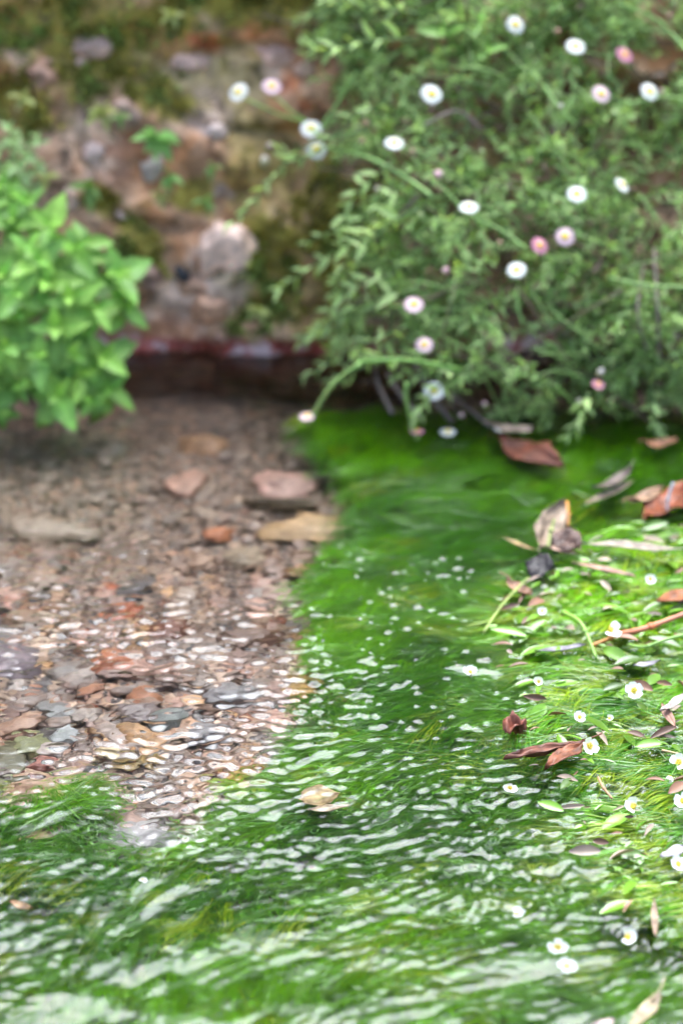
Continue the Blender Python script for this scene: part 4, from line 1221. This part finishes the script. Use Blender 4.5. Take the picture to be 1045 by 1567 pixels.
# dead twigs
for pts, rad in [([(575, 556), (578, 585), (600, 632)], .0022), ([(636, 556), (655, 600), (692, 646)], .0026), ([(690, 605), (735, 640), (770, 672)], .0018), ([(592, 572), (615, 606), (645, 640)], .0018),
                 ([(700, 640), (690, 610), (640, 575)], .0014), ([(1000, 380), (1005, 470), (1008, 560)], .0013), ([(985, 400), (975, 480), (990, 540)], .001), ([(640, 300), (620, 320), (600, 345)], .0015), ([(740, 200), (700, 170), (650, 190)], .0013)]:
    tube(twg, spline(pth(pts, -0.012), 14) - flea_base, rad, 6, (0.16, 0.11, 0.095), (0.22, 0.17, 0.15))
for _ in range(170):
    px, py = rr.uniform(540, 1080), rr.uniform(-60, 640)
    c = at_y(px, py, float(flea_y(px, py)) + rr.uniform(0.0, 0.05)); d = rr.normal(size=3) * (0.03, 0.008, 0.02)
    tube(twg, spline([c - d, c + rr.normal(size=3) * 0.004, c + d], 7) - flea_base, rr.uniform(0.0005, 0.0011), 5, np.array([0.17, 0.11, 0.075]) * rr.uniform(0.6, 1.5))
# dry brown leaves caught inside
DL, DM, DC = [], [], []
for _ in range(330):
    px, py = rr.uniform(540, 1080), rr.uniform(-40, 640)
    c = at_y(px, py, float(flea_y(px, py)) + rr.uniform(-0.005, 0.04)); ln = rr.uniform(0.006, 0.014)
    DM.append(frames(rr.normal(size=(1, 3)), rr.normal(size=(1, 3)))[0] * np.array([ln * 0.35, ln, ln])[None]); DL.append(c - flea_base)
    DC.append(np.array([0.30, 0.19, 0.13]) * rr.uniform(0.5, 1.4))
twg.stamp(FLT[0], FLT[1], None, np.array(DM), np.array(DL), np.array(DC))
fol.stamp(FLT[0], FLT[1], None, np.array(FL_mat), np.array(FL_loc), np.array(FL_col))
fol.build("foliage", M_FLEA, flea)
stm.build("stem", M_STEM, flea)
twg.build("dry_twig", M_STEM, flea)

# daisies: each head a part, its yellow disc a sub-part
def daisy_meshes(kind, seed):
    r = np.random.default_rng(seed)
    mb = MB()
    npet = 34
    cols = {'white': ((0.92, 0.91, 0.91), (0.90, 0.90, 0.88)), 'blush': ((0.86, 0.58, 0.68), (0.88, 0.76, 0.80)), 'pink': ((0.72, 0.27, 0.42), (0.80, 0.45, 0.55))}[kind]
    for ring in range(2):
        for k in range(npet // (1 + 0)):
            a = 6.283 * (k + 0.5 * ring + r.uniform(-0.2, 0.2)) / npet
            ln = r.uniform(0.62, 0.72) * (1 - 0.08 * ring)
            tv, tq = blade_template(4, lambda t: 0.5 * (0.55 + 0.45 * math.sin(math.pi * min(1, 0.2 + 0.62 * t))) * (1 if t < 0.95 else 0.6), bend=0.10 + r.uniform(-0.05, 0.08), fold=0.1)
            V = tv * (0.105, ln, ln) + (0, 0.28, 0.02 * ring + 0.03)
            V = V @ np.array(Matrix.Rotation(a, 3, 'Z')).T
            f = tv[:, 1:2]
            mb.add(V, tq, None, np.asarray(cols[0]) * f + np.asarray(cols[1]) * (1 - f))
    disc = MB()
    V, T = ICO2
    yel = {'white': (0.90, 0.66, 0.06), 'blush': (0.90, 0.60, 0.07), 'pink': (0.85, 0.45, 0.06)}[kind]
    bump = 1 + 0.10 * vnoise(V[:, 0] * 9, V[:, 1] * 9, V[:, 2] * 9, seed=seed)
    disc.add(V * bump[:, None] * (0.37, 0.37, 0.2) + (0, 0, 0.08), None, T, yel)
    cup = MB()
    V, T = ICO2
    cup.add(V * (0.33, 0.33, 0.22) + (0, 0, -0.13), None, T, (0.14, 0.24, 0.06))
    return mb, disc, cup
DAISY = {}
for kd in ('white', 'blush', 'pink'):
    a, b, c = daisy_meshes(kd, 40)
    DAISY[kd] = []
    for m_, nm, mt in ((a, "flower_head", M_PETAL), (b, "flower_disc", M_DISC), (c, "flower_cup", M_STEM)):
        o = m_.build(nm, mt); DAISY[kd].append(o.data); bpy.data.objects.remove(o)

def bud_mesh(col, col2):
    mb = MB(); V, T = ICO2
    f = smooth(-0.3, 0.5, V[:, 2])[:, None]
    W_ = V * (0.62, 0.62, 0.95); W_[:, :2] *= (1 - 0.25 * smooth(0, 1, V[:, 2]))[:, None]
    W_[:, :2] *= (1 + 0.08 * np.sin(np.arctan2(V[:, 1], V[:, 0]) * 9))[:, None]
    mb.add(W_, None, T, np.asarray(col) * (1 - f) + np.asarray(col2) * f)
    o = mb.build("flower_bud", M_PETAL); d = o.data; bpy.data.objects.remove(o); return d
BUD = {'pink': bud_mesh((0.22, 0.30, 0.10), (0.80, 0.50, 0.55)), 'green': bud_mesh((0.20, 0.33, 0.10), (0.52, 0.58, 0.28)), 'cream': bud_mesh((0.4, 0.38, 0.2), (0.78, 0.70, 0.64)), 'brown': bud_mesh((0.25, 0.2, 0.1), (0.55, 0.33, 0.24))}

def head(px, py, wpx, ratio, lean, kind, dy=-0.035, down=False, stalk=None, near=None):
    """ratio: seen height over width; lean: sideways tilt of the facing direction"""
    p = at_y(px, py, near or float(flea_y(px, py)) + dy)
    rad = wpx * px_size(p) / 2
    vd = p - CAM; vd /= np.linalg.norm(vd)
    ve = math.asin(-vd[2])                                      # the view comes down at this angle
    e = ve + math.acos(min(1, ratio)) if not down else ve - math.acos(min(1, ratio)) 
    nrm = Vector((math.sin(lean) * math.cos(e) + 0.25 * math.sin(lean), -math.cos(lean) * math.cos(e), math.sin(e))).normalized()
    me = DAISY[kind]
    hd = bpy.data.objects.new("flower_head", me[0]); COL.objects.link(hd)
    hd.parent = flea
    hd.location = Vector((p - flea_base).tolist()); hd.rotation_euler = nrm.to_track_quat('Z', 'Y').to_euler(); hd.rotation_euler.rotate_axis('Z', random.uniform(0, 6)); hd.scale = (rad,) * 3
    if kind != 'white': hd['label'] = {'pink': "deep pink daisy head", 'blush': "pale pink daisy head"}[kind]
    for dta, nm in ((me[1], "flower_disc"), (me[2], "flower_cup")):
        d_ = bpy.data.objects.new(nm, dta); COL.objects.link(d_); d_.parent = hd
    mb = MB()
    nn = np.array(nrm)
    if stalk is None:
        e_ = p - nn * rad * 1.2 + np.array([random.uniform(-0.008, 0.015), 0.025, -0.022])
        pts = [p - nn * rad * 0.25, p - nn * rad * 1.6, e_]
    else:
        pts = [p - nn * rad * 0.25, p - nn * rad * 0.9] + [at_y(a, b, near or float(flea_y(a, b)) - 0.028) for a, b in stalk]
    tube(mb, spline(np.array(pts), 12) - flea_base, 0.0019 if near else 0.0011, 6, (0.30, 0.36, 0.11), (0.24, 0.42, 0.10))
    mb.build("flower_stalk", M_STEM, flea)

for a in [(365, 141, 34, .86, -.5, 'white', -0.03, False, [(395, 160), (430, 176), (470, 188)]), (416, 132, 33, .74, .15, 'blush', -0.03, False, [(430, 155), (448, 172), (475, 190)]), (476, 197, 35, .78, 0., 'white', -0.04), (484, 229, 33, .95, .1, 'white', -0.04),
          (603, 219, 32, .62, .1, 'white'), (660, 144, 36, .85, .25, 'white'), (788, 38, 31, .9, .3, 'white'), (880, 71, 33, .70, .15, 'white'), (955, 84, 31, .8, .5, 'pink'), (919, 144, 32, .85, .3, 'blush'),
          (993, 140, 32, .85, .4, 'white'), (951, 283, 28, .8, .8, 'white'), (882, 297, 33, .78, 0., 'white'), (717, 317, 32, .58, 0., 'white'), (864, 362, 32, .92, 0., 'blush'), (825, 376, 30, .9, .4, 'pink'), (790, 413, 32, .8, -.15, 'white'),
          (633, 466, 32, .8, 0., 'blush'), (649, 528, 29, .85, 0., 'blush'), (664, 598, 34, .9, 0., 'white', -0.03, False, [(690, 590), (715, 575)], 1.868), (470, 637, 27, .5, -.3, 'blush', -0.02, False, [(500, 600), (525, 574), (552, 556)], 1.868),
          (638, 660, 24, .38, 0.1, 'pink', -0.02, False, [(622, 615), (622, 585)], 1.855), (685, 661, 27, .5, 0., 'white', -0.03), (765, 655, 20, .6, 0., 'white', -0.02), (915, 588, 22, .7, 0.3, 'pink')]:
    head(*a)
for px, py, wpx, kind, tilt in [(405, 247, 22, 'cream', .3), (412, 224, 16, 'pink', .2), (672, 268, 24, 'pink', .9), (681, 415, 18, 'pink', 0.), (940, 174, 14, 'green', 0.), (643, 330, 15, 'green', 0.), (810, 72, 12, 'green', .2), (555, 177, 13, 'green', 0.),
                                (559, 190, 16, 'brown', .3), (852, 48, 16, 'brown', 1.), (1024, 24, 14, 'brown', 1.), (553, 217, 16, 'brown', 0.), (1012, 140, 12, 'pink', .3), (857, 163, 12, 'cream', 0.), (576, 290, 12, 'cream', 0.), (738, 232, 12, 'green', 0.), (742, 620, 14, 'pink', 0.), (705, 636, 14, 'pink', .3), (810, 246, 12, 'brown', 0.), (918, 570, 18, 'cream', .1), (630, 232, 12, 'brown', .5), (765, 372, 12, 'brown', .2), (885, 615, 12, 'cream', 0.), (1030, 5, 12, 'green', 0.)]:
    p = at_y(px, py, float(flea_y(px, py)) - 0.03); rad = wpx * px_size(p) / 2
    b = bpy.data.objects.new("flower_bud", BUD[kind]); COL.objects.link(b); b.parent = flea
    b.location = Vector((p - flea_base).tolist()); b.rotation_euler = (0.6, tilt, random.uniform(0, 6)); b.scale = (rad,) * 3

# a few broad light leaves growing through the top of the fleabane
tips = [(680, 45, float(flea_y(680, 45)) - 0.03, 1.2), (735, 30, float(flea_y(735, 30)) - 0.03, 1.0), (745, 75, float(flea_y(745, 75)) - 0.03, .9)]
leafy_plant("broad_leaved_sprig", "light yellow green broad leaved sprig growing up through the fleabane", "plant", tips, (720, 110), 2.03, 40, ((0.22, 0.42, 0.08), (0.26, 0.46, 0.09)), 9, ndepth=2, wr=0.4)
